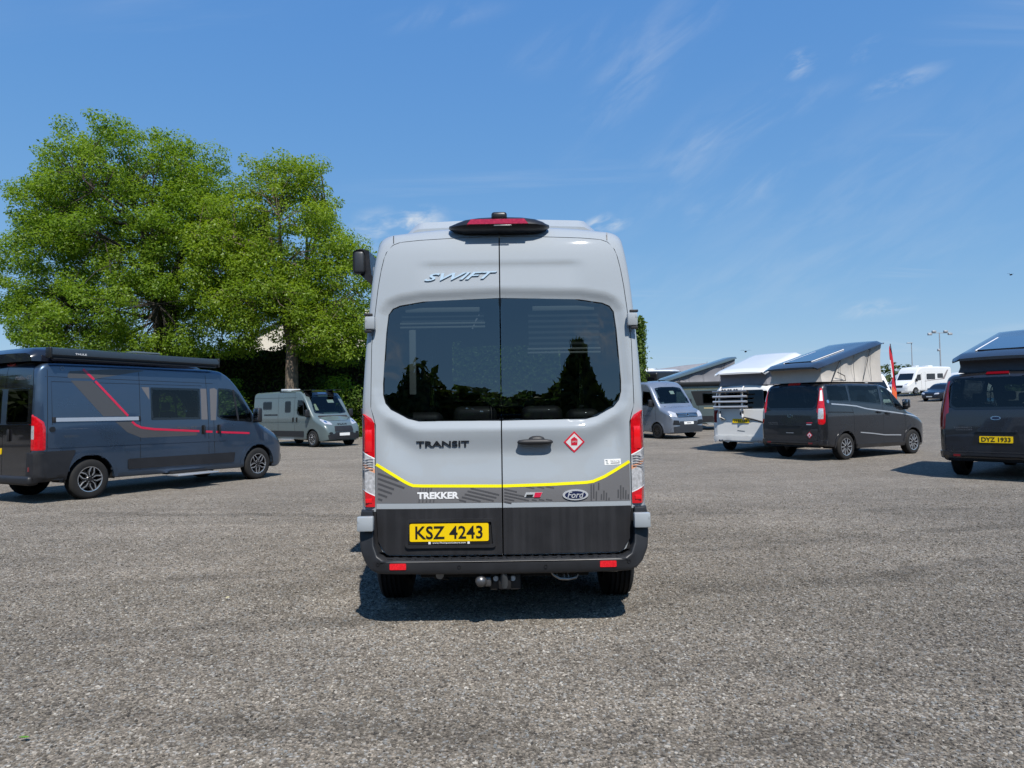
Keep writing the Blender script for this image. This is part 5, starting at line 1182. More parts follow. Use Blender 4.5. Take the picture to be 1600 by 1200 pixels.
# ---- two dark grey people carriers with raised roofs
M_GATE = pmat('gate_lettering_grey', (.16, .16, .17), .4, metal=.5)
M_CHAR = carpaint('charcoal_paint', (.030, .031, .036), .5, .30, .05)
CUST = dict(L=5.15, W=1.02,
    top=[(0, 1.98), (.03, 2.04), (.08, 2.09), (.25, 2.13), (1.5, 2.15), (2.6, 2.12), (3.0, 2.05), (3.2, 1.95), (3.85, 1.42), (3.98, 1.34), (4.2, 1.28), (4.6, 1.16), (4.85, 1.04), (4.98, .92), (5.08, .76), (5.13, .62), (5.15, .5)],
    bot=[(0, .42), (.4, .36), (1, .32), (4, .27), (4.8, .22), (5.15, .30)], plan=[(0, .86), (.02, .90), (.06, .945), (.12, .975), (.25, .995), (.4, 1), (3.8, 1), (4.3, .985), (4.7, .94), (4.95, .86), (5.08, .76), (5.15, .6)],
    tum=[(.22, .97), (.5, .99), (.85, 1.0), (1.15, 1.0), (1.4, .985), (1.75, .935), (2.0, .885), (2.15, .86)], sh=[(0, .14), (3, .14), (3.9, .15), (5.15, .15)], crown=[(0, .05), (3, .05), (5.15, .07)],
    rake=[(0, .05), (.45, .0), (.9, .01), (1.3, .04), (1.7, .12), (2.15, .24)])
CR = rounded([(-.80, 1.44), (-.70, 1.37), (.70, 1.37), (.80, 1.44), (.78, 1.98), (.74, 2.02), (-.74, 2.02), (-.78, 1.98)], .05)
CW1 = rounded([(.30, 1.60), (1.22, 1.56), (1.20, 2.03), (.34, 2.03)], .05); CW2 = rounded([(1.27, 1.555), (2.66, 1.46), (2.66, 2.02), (1.25, 2.03)], .05)
CCB = rounded([(2.74, 1.46), (3.0, 1.40), (3.72, 1.36), (3.70, 1.46), (3.2, 1.88), (3.05, 1.95), (2.76, 1.99)], .05); CWS = rounded([(-.84, 1.42), (.84, 1.42), (.70, 1.95), (-.70, 1.95)], .06)
def custom(name, x, y, hd, plate, canvas, mat=None, lid=None, roof=(.06, 3.12, .93, 2.46, 3.24), lid_solar=True):
    mat = mat or M_CHAR
    v = Vehicle(name, x, y, hd, size=1.035)
    v.loft(CUST, mat, [(a, circ(w, .36, .425)) for a in 'RL' for w in (1.0, 4.2)]+[(a, inset(q, .03)) for a in 'RL' for q in (CW1, CW2, CCB)]+[('B', inset(CR, .03)), ('F', inset(CWS, .03))], step=.05)
    for a in 'RL':
        sg = 1 if a == 'R' else -1
        for w in (1.0, 4.2): arch(v, a, w, .36, .425, mat, .075, -6, 186, .34); wheel(v.root, sg*.90, w, .36, .225, 'ten', .24, sg)
        v.window(CW1, a, M_PRIV2, .035); v.window(CW2, a, M_PRIV2, .035); v.window(CCB, a, M_CAB, .03); mirror(v, 3.72, 1.40, sg, mat, .2, .26, .2)
        v.stroke('window_divider', [(3.28, 1.38), (3.14, 1.92)], .04, a, M_BLACK, .006, .01)
        v.stroke('silver_stripe', [(.42, 1.515), (1.0, 1.48), (1.5, 1.44), (1.95, 1.36), (2.4, 1.315), (3.2, 1.24), (4.1, 1.14), (4.5, 1.08)], .032, a, M_ALU, .004, .003); v.stroke('silver_stripe', [(1.62, .72), (2.2, .67), (2.75, .61), (3.55, .58)], .028, a, M_ALU, .012, .008)
        v.stroke('slide_rail', [(.25, 1.30), (1.35, 1.27)], .03, a, M_INK, .004, .004)
        gaps(v, a, [[(1.36, .40), (1.36, 1.2), (1.24, 1.54)], [(2.72, .36), (2.72, 2.02)], [(3.80, .80), (3.85, 1.30)], [(1.36, .42), (2.72, .36)]], .010)
        handle(v, a, 2.50, 1.26, (.20, .08), False); handle(v, a, 2.92, 1.22, (.20, .08), False)
        v.panel('body_skirt', [(1.45, .30), (3.75, .29), (3.72, .40), (1.48, .42)], a, mat, .02, .03); v.panel('round_badge', circ(.30, 1.58, .045, 14), a, M_CHROME, .004, .003)
        corner_lamp(v, sg, [(.96, 30, 44), (1.02, 16, 52), (1.25, 18, 54), (1.5, 24, 52), (1.9, 33, 50), (1.96, 36, 44)], dict(at=[(1.12, 1.42), (1.60, 1.88)], cols=(2, 6), mats=[M_REDL, M_CLEARL, M_WHITE]) if hd > 55 else dict(at=[], mats=[M_REDD]), cx=.66, cy=.42)
    cabin(v, 3.75, 1.38, 2.95, .68, 1)
    seat(v.root, -.5, 1.2, .62); seat(v.root, .3, 1.2, .62)
    v.window(CR, 'B', M_PRIV if hd < 55 else M_PRIV2, .045, off=.006)
    gate = v.panel('tailgate', rounded([(-.84, .52), (.84, .52), (.87, .95), (.85, 1.28), (.74, 1.345), (-.74, 1.345), (-.85, 1.28), (-.87, .95)], .04), 'B', mat, .010, .014, grid=.08)
    v.panel('plate_recess', rounded([(-.40, .68), (.40, .68), (.36, .90), (.28, .94), (-.28, .94), (-.36, .90)], .02), 'B', M_INK, .012, .003, gate)
    v.panel('plate_lamp_bar', rounded([(-.36, .93), (.36, .93), (.32, .965), (-.32, .965)], .01), 'B', mat, .03, .025, gate)
    v.panel('brake_light', rounded([(-.20, 2.045), (.20, 2.045), (.18, 2.085), (-.18, 2.085)], .01), 'B', M_REDD if hd < 55 else M_REDL, .02, .03)
    v.panel('badge', ell(0, 1.20, .085, .038, 20), 'B', M_CHROME, .016, .01, gate); v.panel('badge_field', ell(0, 1.20, .07, .027, 20), 'B', pmat('badge_navy', (.01, .014, .04), .2, coat=1), .018, .002, gate)
    v.text('gate_lettering', 'TOURNEO', 'B', -.72, -.40, 1.00, 1.03, M_GATE, .014, .0, parent=gate); v.text('gate_lettering', 'CUSTOM', 'B', -.68, -.40, .958, .985, M_GATE, .014, .0, parent=gate)
    bm = bmesh.new()
    bp = v.panel('bumper', rounded([(-.86, .40), (.86, .40), (.885, .50), (.86, .54), (-.86, .54), (-.885, .50)], .03), 'B', mat, .05, .06)
    corner_lamp(v, 1, [(.38, 0, 60), (.56, 8, 60)], dict(at=[], mats=[mat]), 'bumper_corner', off=.022, cx=.66, cy=.42); corner_lamp(v, -1, [(.38, 0, 60), (.56, 8, 60)], dict(at=[], mats=[mat]), 'bumper_corner', off=.022, cx=.66, cy=.42)
    v.panel('bumper_step', [(-.80, .535), (.80, .535), (.80, .55), (-.80, .55)], 'B', M_BLACK, .055, .06)
    for x_ in (-.66, .66): v.panel('reflector', rounded([(x_-.06, .455), (x_+.06, .455), (x_+.06, .495), (x_-.06, .495)], .005), 'B', M_REDD, .056, .01, bp)
    if plate: plate_rear(v, 0, .79, plate, w=.55, h=.125, off=.024)
    else: v.stroke('plate_clip', [(-.12, .74), (.12, .74)], .012, 'B', M_ALU, .016, .003)
    v.panel('windscreen', CWS, 'F', M_CAB, .003, 0, grid=.12); v.panel('grille', rounded([(-.5, .56), (.5, .56), (.55, .92), (-.55, .92)], .05), 'F', M_INK, .012, .02)
    for sg in (-1, 1): v.panel('headlight', rounded([(sg*.5, .96), (sg*.84, 1.02), (sg*.88, 1.18), (sg*.6, 1.06)], .03), 'F', M_CLEARL, .012, .02)
    box('underbody', (0, 2.6, .42), (1.4, 4.4, .14), M_DARK, v.root, .03)
    poptop(v, roof[0], roof[1], roof[2], 2.11, roof[3], roof[4], lid or mat, canvas, .095, lid_solar, .025, inset_=.09)
    return v
hd = 59; f_ = Vector((math.sin(R(hd)), math.cos(R(hd)), 0)); r_v = Vector((f_.y, -f_.x, 0)); base = Vector((9.25, 19.7, 0))-f_*1.0-r_v*1.0
M_LID = carpaint('lid_charcoal', (.038, .044, .055), .4, .3, .04)
cus = custom('campervan', base.x, base.y, hd, None, M_CANVB, lid=M_LID)
tag(cus.root, 'charcoal grey camper with a beige canvas raised roof, beside the white van', 'van')
st = cus.panel('gas_sticker', [(.62, .60), (.71, .69), (.62, .78), (.53, .69)], 'B', M_STR, .022, .002, grid=.3); cus.panel('sticker_field', [(.62, .625), (.685, .69), (.62, .755), (.555, .69)], 'B', M_STK, .025, 0, st, grid=.3); cus.panel('gas_bottle_print', [(.60, .66), (.64, .66), (.64, .71), (.60, .71)], 'B', M_STR, .028, 0, st)
cus.stroke('gate_badge', [(.52, 1.015), (.70, 1.02)], .022, 'B', M_RED, .014, .002); cus.stroke('gate_badge', [(.52, .972), (.67, .972)], .026, 'B', M_ALU, .014, .002)
dyz = custom('campervan', 9.55, 13.95, 50, 'DYZ 1933', M_CANVD, lid=M_LID, roof=(.22, 3.1, .82, 2.34, 3.02))
tag(dyz.root, 'dark grey camper at the right edge with raised solar roof and yellow plate', 'van')
# ---- white van with a raised white roof
M_WHT = carpaint('white_paint', (.72, .72, .70), 0, .3, .02)
TSIX = dict(L=4.95, W=.985,
    top=[(0, 2.0), (.03, 2.05), (.08, 2.09), (.25, 2.12), (1.5, 2.13), (2.7, 2.10), (3.0, 2.03), (3.2, 1.93), (3.8, 1.42), (3.95, 1.33), (4.2, 1.27), (4.55, 1.16), (4.75, 1.02), (4.86, .86), (4.92, .68), (4.95, .5)],
    bot=[(0, .34), (.4, .33), (1, .30), (4, .26), (4.95, .28)], plan=[(0, .91), (.03, .95), (.08, .98), (.2, 1), (3.8, 1), (4.3, .985), (4.65, .94), (4.85, .86), (4.95, .68)],
    tum=[(.22, .97), (.5, .99), (.85, 1.0), (1.15, 1.0), (1.4, .985), (1.75, .94), (2.13, .88)], sh=[(0, .12), (3, .13), (4.95, .15)], rake=[(0, .02), (.45, .0), (.9, .01), (1.3, .03), (1.7, .07), (2.13, .15)])
hd = 44; f_ = Vector((math.sin(R(hd)), math.cos(R(hd)), 0)); r_v = Vector((f_.y, -f_.x, 0)); base = Vector((7.55, 23.3, 0))
tsx = Vehicle('campervan', base.x, base.y, hd, size=1.06)
tag(tsx.root, 'white camper with a raised white roof and a cycle rack on its tailgate', 'van')
TR = rounded([(-.74, 1.36), (.74, 1.36), (.70, 1.94), (-.70, 1.94)], .06)
tsx.loft(TSIX, M_WHT, [(a, circ(w, .35, .41)) for a in 'RL' for w in (.98, 4.0)]+[('B', inset(TR, .03))], step=.07)
for a in 'RL':
    sg = 1 if a == 'R' else -1
    for w in (.98, 4.0): arch(tsx, a, w, .35, .41, M_WHT, .05); wheel(tsx.root, sg*.88, w, .35, .225, 'ten', .23, sg)
    for q in ([(.3, 1.38), (1.3, 1.38), (1.3, 1.95), (.4, 1.95)], [(1.38, 1.38), (2.6, 1.38), (2.6, 1.95), (1.38, 1.95)], [(2.7, 1.38), (3.6, 1.36), (3.15, 1.88), (2.7, 1.93)]): tsx.window(rounded(q, .05), a, M_FRIT, .03)
    corner_lamp(tsx, sg, [(.92, 12, 56), (1.34, 12, 56)], dict(at=[], mats=[M_REDD]), cx=.66, cy=.36); mirror(tsx, 3.55, 1.40, sg, M_WHT)
tsx.window(TR, 'B', M_PRIV2, .04, off=.006)
tsx.panel('windscreen', rounded([(-.8, 1.42), (.8, 1.42), (.68, 1.92), (-.68, 1.92)], .05), 'F', M_FRIT, .003, 0)
gt = tsx.panel('tailgate', rounded([(-.80, .52), (.80, .52), (.82, 1.2), (.76, 1.33), (-.76, 1.33), (-.82, 1.2)], .04), 'B', M_WHT, .008, .012, grid=.1)
tp2 = plate_rear(tsx, 0, .98, None, w=.55, h=.13, off=.03)
for k in range(7): tsx.stroke('plate_mark', [(-.19+k*.058+(.03 if k > 3 else 0), .945), (-.19+k*.058+(.03 if k > 3 else 0), 1.015)], .026, 'B', M_INK, .034, .001, tp2)
tsx.panel('badge', ell(.02, 1.20, .06, .06, 20), 'B', M_INK, .016, .01, gt); tsx.stroke('gate_handle', [(-.12, .68), (.12, .66)], .02, 'B', M_STEEL, .014, .006, gt)
tsx.panel('bumper', rounded([(-.88, .34), (.88, .34), (.90, .50), (-.90, .50)], .03), 'B', M_WHT, .05, .06)
tsx.panel('diffuser', [(-.5, .30), (.5, .30), (.55, .37), (-.55, .37)], 'B', M_INK, .06, .03)
for x_ in (-.68, -.60, .60, .68): o = lathe('exhaust_tip', [(0, .035), (-.06, .038), (-.06, .03), (0, .028)], M_CHROME, tsx.root, 14, 'Y'); o.location = (x_, -.04, .36)
box('underbody', (0, 2.5, .40), (1.4, 4.2, .14), M_DARK, tsx.root, .03)
poptop(tsx, -.02, 2.75, .90, 2.09, 2.44, 3.12, M_WHT, M_CANV, .085, False, .03)
# cycle rack carried on its tailgate
rack = empty('cycle_rack', (0, 0, 0)); rack.matrix_world = tsx.root.matrix_world.copy()
tag(rack, 'folded silver and white cycle rack hung on the back of the white camper', 'cycle rack')
for x_ in (-.66, .10):
    tube('upright', [(x_, -.01, 1.02), (x_, -.10, 1.10), (x_, -.10, 1.95), (x_, .06, 2.04)], .032, M_WHITE, rack, 8)
    box('clamp', (x_, -.09, 1.25), (.06, .08, .10), M_INK, rack, .012); box('clamp', (x_, -.09, 1.85), (.06, .08, .08), M_INK, rack, .012)
for k, z in enumerate((1.42, 1.58, 1.74, 1.90)): tube('carrier_bar', [(-.84, -.15-.012*k, z), (.30, -.15-.012*k, z)], .034, M_ALU if k < 3 else M_STEEL, rack, 8)
tube('support_arm', [(-.66, -.08, 1.10), (-.52, -.02, 1.02)], .025, M_INK, rack, 6); tube('support_arm', [(.10, -.08, 1.10), (.42, .0, 1.02), (.78, .02, .92)], .025, M_INK, rack, 6)
for k in range(6): box('wheel_strap', (-.52+k*.1, -.16, 1.93), (.05, .05, .09), M_INK, rack, .01, rot=Matrix.Rotation(.5*(-1)**k, 4, 'Y'))

# ================================================================== trees, hedges and what stands behind
def leaf_mat(name, col, col2, trans=.56):
    m = bpy.data.materials.new(name); m.use_nodes = True; t = m.node_tree; t.nodes.clear()
    o = N(t, 'ShaderNodeOutputMaterial'); at = N(t, 'ShaderNodeAttribute', attribute_name='tint')
    mx = N(t, 'ShaderNodeMix', data_type='RGBA'); mx.inputs['A'].default_value = (*col, 1); mx.inputs['B'].default_value = (*col2, 1); t.links.new(at.outputs['Fac'], mx.inputs['Factor'])
    d = N(t, 'ShaderNodeBsdfDiffuse'); tr = N(t, 'ShaderNodeBsdfTranslucent'); gl = N(t, 'ShaderNodeBsdfGlossy', inp={'Roughness': .42, 'Color': (.9, .95, .9, 1)})
    t.links.new(mx.outputs['Result'], d.inputs['Color'])
    vm = N(t, 'ShaderNodeMix', data_type='RGBA', blend_type='MULTIPLY'); vm.inputs['Factor'].default_value = 1; t.links.new(mx.outputs['Result'], vm.inputs['A']); vm.inputs['B'].default_value = (1.25, 1.25, .55, 1); t.links.new(vm.outputs['Result'], tr.inputs['Color'])
    a = N(t, 'ShaderNodeMixShader', inp={0: trans}); t.links.new(d.outputs[0], a.inputs[1]); t.links.new(tr.outputs[0], a.inputs[2])
    b = N(t, 'ShaderNodeMixShader', inp={0: .015}); t.links.new(a.outputs[0], b.inputs[1]); t.links.new(gl.outputs[0], b.inputs[2]); t.links.new(b.outputs[0], o.inputs[0])
    return m
M_LEAF = leaf_mat('ash_leaf', (.150, .255, .026), (.245, .355, .040)); M_LEAF2 = leaf_mat('ash_leaf_yellow', (.180, .280, .026), (.285, .385, .040))
M_HEDGE = leaf_mat('hedge_leaf', (.028, .052, .012), (.075, .115, .02), .25); M_HEDGEL = leaf_mat('hedge_leaf_bright', (.05, .10, .015), (.12, .18, .03), .35); M_FAR = leaf_mat('far_leaf', (.05, .075, .03), (.09, .12, .045), .3)
M_BARK = pmat('bark', (.17, .13, .095), .9, noise=.35, nscale=5, bump=.8, bscale=14); M_BARKD = pmat('bark_dark', (.055, .045, .035), .9, noise=.4, nscale=5, bump=.8, bscale=14); M_TWIG = pmat('dead_twig', (.12, .085, .06), .9)
def leaf_mesh(name, P, Nrm, size, mat, parent, rs, tint=None, aspect=.5, lobes=1):
    """one diamond leaf spray for each point, turned towards Nrm with scatter"""
    n = len(P); d = Nrm+rs.normal(0, .55, (n, 3)); d /= np.linalg.norm(d, axis=1)[:, None]+1e-9
    t = rs.normal(0, 1, (n, 3)); t[:, 2] -= .35; u = np.cross(d, t); u /= np.linalg.norm(u, axis=1)[:, None]+1e-9; w = np.cross(d, u)
    s = size*rs.uniform(.6, 1.4, n); a = u*s[:, None]; b = w*(s*aspect)[:, None]; bend = d*(s*.18)[:, None]
    V = np.stack([P-a-bend, P-b*rs.uniform(.7, 1.2, n)[:, None], P+a-bend, P+b], 1).reshape(-1, 3)
    me = bpy.data.meshes.new(name); me.vertices.add(4*n); me.vertices.foreach_set('co', V.ravel().astype(np.float32)); me.loops.add(4*n); me.loops.foreach_set('vertex_index', np.arange(4*n, dtype=np.int32))
    me.polygons.add(n); me.polygons.foreach_set('loop_start', np.arange(0, 4*n, 4, dtype=np.int32)); me.polygons.foreach_set('loop_total', np.full(n, 4, dtype=np.int32))
    at = me.attributes.new('tint', 'FLOAT', 'FACE'); at.data.foreach_set('value', (rs.uniform(0, 1, n) if tint is None else np.clip(tint+rs.normal(0, .14, n), 0, 1)).astype(np.float32))
    me.materials.append(mat); me.update(calc_edges=True)
    return link(bpy.data.objects.new(name, me), parent)
def tree(name, x, y, H, crown, trunk_r, mat, bark, label, seed, nclump=230, per=150, leaf=.17, trunk_h=None, lean=0.0, group=None, fork=3, low=None):
    """crown: list of ellipsoids (dx, dy, z, rx, ry, rz)"""
    rs = np.random.default_rng(seed); rr = random.Random(seed); z0 = float(gz(x, y)); root = empty(name, (x, y, z0-.1)); tag(root, label, 'tree', group)
    # clump centres: spread through the shell of the crown lobes
    C, sizes = [], []
    vol = np.array([c[3]*c[4]*c[5] for c in crown])**.75; vol /= vol.sum()
    while len(C) < nclump:
        c = crown[rs.choice(len(crown), p=vol)]; v = rs.normal(0, 1, 3); v /= np.linalg.norm(v); f = rs.uniform(.30, 1.0)**.45
        p = np.array(c[:3])+v*np.array(c[3:])*f
        if p[2] < (low or H*.14): continue
        if C and (((np.array(C[-260:])-p)*np.array([1, 1, 1.2]))**2).sum(1).min() < .3 and rs.uniform() < .8: continue
        C.append(p); sizes.append(rs.uniform(.5, 1.1))
    # skeleton: trunk, limbs, then a branch to most clumps
    geos = []; th = trunk_h or H*.3
    tp = [Vector((0, 0, 0)), Vector((lean*.3, 0, th*.45)), Vector((lean, .1, th))]
    geos.append(tube_geo([tp[0], tp[0].lerp(tp[1], .3), tp[1], tp[2]], [trunk_r*1.45, trunk_r*1.08, trunk_r, trunk_r*.85], 12))
    limbs = []
    def hold(p):   # keep limb ends inside the crown
        best = max(crown, key=lambda c: -sum(((p[i]-c[i])/c[3+i])**2 for i in range(3))); q = math.sqrt(sum(((p[i]-best[i])/best[3+i])**2 for i in range(3)))
        return p if q < .72 else Vector([best[i]+(p[i]-best[i])*.72/q for i in range(3)])
    for k in range(fork):
        a = 2*math.pi*k/fork+rr.uniform(-.4, .4); sp = rr.uniform(.10, .26)*H*.5; e = tp[2]+Vector((math.cos(a)*sp, math.sin(a)*sp, H*rr.uniform(.36, .52))); e = hold(e); m = tp[2].lerp(e, .5)+Vector((rr.uniform(-.4, .4), rr.uniform(-.4, .4), .3))
        pts = [tp[2]-Vector((0, 0, .4)), tp[2].lerp(m, .5), m, m.lerp(e, .5), e]; geos.append(tube_geo(pts, [trunk_r*.72, trunk_r*.55, trunk_r*.42, trunk_r*.26, trunk_r*.1], 8)); limbs += [(p, trunk_r*f) for p, f in zip(pts[1:], (.5, .4, .25, .12))]
        for q in range(4):
            s_ = pts[rr.randint(1, 3)]; a2 = a+rr.uniform(-1.2, 1.2); ln = H*rr.uniform(.16, .28); e2 = s_+Vector((math.cos(a2)*ln, math.sin(a2)*ln, ln*rr.uniform(.1, .8))); e2 = hold(e2); m2 = s_.lerp(e2, .5)+Vector((0, 0, rr.uniform(-.1, .5)))
            geos.append(tube_geo([s_, m2, e2], [trunk_r*.3, trunk_r*.18, trunk_r*.06], 6)); limbs += [(m2, trunk_r*.16), (e2, trunk_r*.07)]
    limbs = limbs+[(a[0].lerp(b[0], t), min(a[1], b[1])) for a, b in zip(limbs[:-1], limbs[1:]) if (a[0]-b[0]).length < 6 for t in (.25, .5, .75)]
    LP = np.array([tuple(p) for p, _ in limbs])
    for p in C:
        j = np.argsort(np.linalg.norm(LP-p, axis=1))[rr.choice((0, 0, 1, 2, 3))]; s_, r0 = limbs[j]; e = Vector(p); m = s_.lerp(e, .55)+Vector((rr.uniform(-.3, .3), rr.uniform(-.3, .3), rr.uniform(-.1, .4)))
        r0 = max(.014, min(.045, r0)); geos.append(tube_geo([s_, m, e], [r0, r0*.6, r0*.25], 5, False))
    V, Fc = join_geo(geos); mk('trunk', V, Fc, bark, root, 60)
    P, Nn, T = [], [], []
    for p, s_ in zip(C, sizes):
        k = int(per*s_**1.6); v = rs.normal(0, 1, (k, 3)); v /= np.linalg.norm(v, axis=1)[:, None]; rad = rs.uniform(.25, 1, k)**.5
        q = p+v*rad[:, None]*np.array([1.05, 1.05, .72])*s_; q[:, 2] -= .18*np.hypot(v[:, 0], v[:, 1])*s_
        P.append(q); nn = v*.7; nn[:, 2] += .6; Nn.append(nn); T.append(np.full(k, rs.uniform(.2, .8)))
    leaf_mesh('crown', np.concatenate(P), np.concatenate(Nn), leaf, mat, root, rs, np.concatenate(T))
    return root
tree('ash_tree', -21.6, 43.5, 20.5, [(-2.4, 0, 14.4, 6.0, 5.0, 6.3), (-6.3, 0, 11.6, 4.0, 4.0, 4.8), (1.9, .5, 11.9, 4.0, 4.2, 5.2), (-2.5, -1, 7.4, 6.0, 4.2, 3.4), (-8.2, 0, 9.8, 2.2, 2.5, 3.6), (-6.0, 0, 6.2, 3.2, 3, 1.8), (-5.4, 0, 15.0, 3.4, 3.4, 3.8), (1.0, 0, 15.6, 3.4, 3.4, 3.4), (-.5, -1, 5.6, 3.2, 2.5, 1.4)], .48, M_LEAF, M_BARKD,
     'huge round-crowned green tree behind the dark blue camper', 11, 800, 330, .085, 5.0, group='broad-leaved trees', fork=5, low=4.2)
tree('ash_tree', -13.0, 41.5, 16.5, [(0, 0, 11.9, 3.4, 3.2, 5.0), (-2.9, 0, 10.2, 3.1, 3.0, 4.2), (2.6, 0, 8.4, 2.7, 2.8, 4.0), (-.6, -.5, 7.9, 4.0, 3.0, 1.7), (-1.6, 0, 15.2, 1.6, 1.6, 2.0), (.7, 0, 15.3, 1.7, 1.5, 1.8), (3.4, 0, 6.6, 1.6, 2, 1.2), (-4.5, 0, 11.4, 2.1, 2.4, 3.4), (2.4, -.8, 6.0, 2.0, 2, 1.3), (-3.4, -.8, 6.3, 1.8, 2, 1.2)], .40, M_LEAF2, M_BARK,
     'smaller yellow-green tree with a pale trunk behind the grey-green van', 23, 500, 310, .083, 5.6, group='broad-leaved trees', fork=4, low=4.7)
# low bare limbs on the smaller tree's trunk are part of its skeleton; a leafy bush stands at the far left
def bush(name, x, y, rx, ry, rz, n, leaf, mat, label, seed, cat='bush', group=None, zoff=0.0):
    rs = np.random.default_rng(seed); z0 = float(gz(x, y)); root = empty(name, (x, y, z0)); tag(root, label, cat, group)
    k = 26; C = []; 
    for i in range(k):
        v = rs.normal(0, 1, 3); v /= np.linalg.norm(v); v[2] = abs(v[2]); C.append((v*np.array([rx, ry, rz])*rs.uniform(.45, .8), rs.uniform(.32, .55)*min(rx, ry, rz)))
    V, Fc = join_geo([tube_geo([(0, 0, -.1), tuple(np.array(c)*.5), tuple(c)], [.05, .035, .012], 5, False) for c, _ in C]); mk('stem', V, Fc, M_BARKD, root, 60)
    P, Nn = [], []
    for c, s_ in C:
        q = n//k; v = rs.normal(0, 1, (q, 3)); v /= np.linalg.norm(v, axis=1)[:, None]; P.append(c+v*s_*rs.uniform(.5, 1.15, q)[:, None]+np.array([0, 0, .1+zoff])); Nn.append(v+np.array([0, 0, .5]))
    P = np.concatenate(P); P[:, 2] = np.maximum(P[:, 2], .05); leaf_mesh('crown', P, np.concatenate(Nn), leaf, mat, root, rs)
    return root
bush('tree', -33.5, 44, 3.0, 2.5, 6.2, 5200, .17, M_LEAF, 'bright green bushy treetop at the far left edge behind the dark blue camper', 31, 'tree')
for i, (x, y, rx, rz, m, lb) in enumerate([(-16.4, 40.0, 2.0, 3.6, M_HEDGEL, 'sunlit green shrub left of the pale tree trunk'), (-13.9, 40.6, 1.2, 3.0, M_LEAF, 'dark ivy mound at the foot of the pale tree trunk'), (-10.4, 42.0, 2.2, 4.4, M_LEAF, 'dark leafy shrub just right of the pale tree trunk'), (-8.4, 41.6, 1.9, 4.0, M_HEDGEL, 'shaded shrub behind the dark navy van'), (-19.5, 41.5, 2.0, 3.4, M_LEAF, 'low shrub beneath the huge round tree'), (-12.0, 43.6, 1.6, 5.0, M_HEDGEL, 'tall leafy shrub against the dark hedge behind the pale trunk'), (-17.9, 43.5, 1.7, 5.2, M_LEAF, 'tall shrub against the hedge between the two trees')]):
    bush('shrub', x, y, rx, 1.2, rz, 3000, .10, m, lb, 50+i, 'shrub', 'shrubs at the foot of the hedge')
def hedge(name, x0, y0, x1, y1, w, h, label, seed, mat, twigs=160, dens=90, leaf=.11, top=None, face=.35):
    """clipped hedge: brown woody inside, leaves on top, sides and ends"""
    rs = np.random.default_rng(seed); L_ = math.hypot(x1-x0, y1-y0); root = empty(name, (x0, y0, float(gz(x0, y0)))); root.rotation_euler = (0, 0, math.atan2(y1-y0, x1-x0)); tag(root, label, 'hedge')
    bm = bmesh.new(); nx_ = max(4, int(L_/.7)); V = []; Fc = []
    prof = [(-w*.34, -.2), (-w*.36, h*.4), (-w*.34, h*.8), (-w*.25, h-.35), (w*.25, h-.35), (w*.36, h*.5), (w*.34, -.2)]
    for i in range(nx_+1):
        for a, b in prof: V.append((L_*(.02+.96*i/nx_)+rs.normal(0, .08), a+rs.normal(0, .12), b+rs.normal(0, .08)))
    k = len(prof)
    for i in range(nx_):
        for j in range(k-1): Fc.append((i*k+j, i*k+j+1, (i+1)*k+j+1, (i+1)*k+j))
    Fc += [tuple(range(k)), tuple(range(nx_*k, nx_*k+k))]
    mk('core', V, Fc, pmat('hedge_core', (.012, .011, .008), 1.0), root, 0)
    gs = []
    for i in range(twigs):
        px_ = rs.uniform(0, L_); z = rs.uniform(.2, h-.8); p0 = Vector((px_, -w*.25, z)); d = Vector((rs.uniform(-1, 1), rs.uniform(-.6, -.1), rs.uniform(-.2, 1.4))); p1 = p0+d*rs.uniform(.5, 1.1); p2 = p1+Vector((rs.uniform(-.5, .5), rs.uniform(-.15, .05), rs.uniform(-.2, .6)))
        gs.append(tube_geo([p0, p1, p2], [.028, .02, .007], 4, False))
    V, Fc = join_geo(gs); o = mk('bare_twigs', V, Fc, M_TWIG, root, 60); o['kind'] = 'stuff'
    def pts(n, f): return np.array([f() for _ in range(n)])
    P, Nn = [], []
    nt = int(L_*w*dens); P.append(np.stack([rs.uniform(0, L_, nt), rs.uniform(-w/2, w/2, nt), h-.3+rs.normal(0, .16, nt)], 1)); Nn.append(np.tile([0, -.2, 1.], (nt, 1)))
    nf = int(L_*h*dens*face); zf = h*(1-np.abs(rs.normal(0, .42, nf))); P.append(np.stack([rs.uniform(0, L_, nf), -w/2+rs.normal(0, .14, nf), np.clip(zf, .1, h)], 1)); Nn.append(np.tile([0, -1., .4], (nf, 1)))
    nb = int(L_*h*dens*.3); P.append(np.stack([rs.uniform(0, L_, nb), w/2+rs.normal(0, .14, nb), rs.uniform(.1, h, nb)], 1)); Nn.append(np.tile([0, 1., .4], (nb, 1)))
    ne = int(w*h*dens*1.6)
    for xe, s_ in ((0, -1.), (L_, 1.)): P.append(np.stack([xe+rs.normal(0, .14, ne), rs.uniform(-w/2, w/2, ne), rs.uniform(.1, h, ne)], 1)); Nn.append(np.tile([s_, -.3, .4], (ne, 1)))
    P = np.concatenate(P); P[:, 2] += (.22*np.sin(P[:, 0]*1.3+seed)+.16*np.sin(P[:, 0]*3.1)+.12*np.sin(P[:, 0]*7.3))*np.clip(P[:, 2]/h, 0, 1)**3
    leaf_mesh('foliage', P, np.concatenate(Nn), leaf, mat, root, rs)
hedge('hedge', -23.5, 47.5, -6.5, 46.5, 2.2, 5.9, 'tall clipped dark hedge with bare brown twigs behind the grey-green van', 71, M_HEDGE, 320, 95, .12, face=.5)
hedge('hedge', -6.3, 47.0, 8.15, 43.9, 2.0, 6.75, 'bright green end of a tall hedge beside the middle van', 72, M_HEDGEL, 60, 120, .11, face=.9)
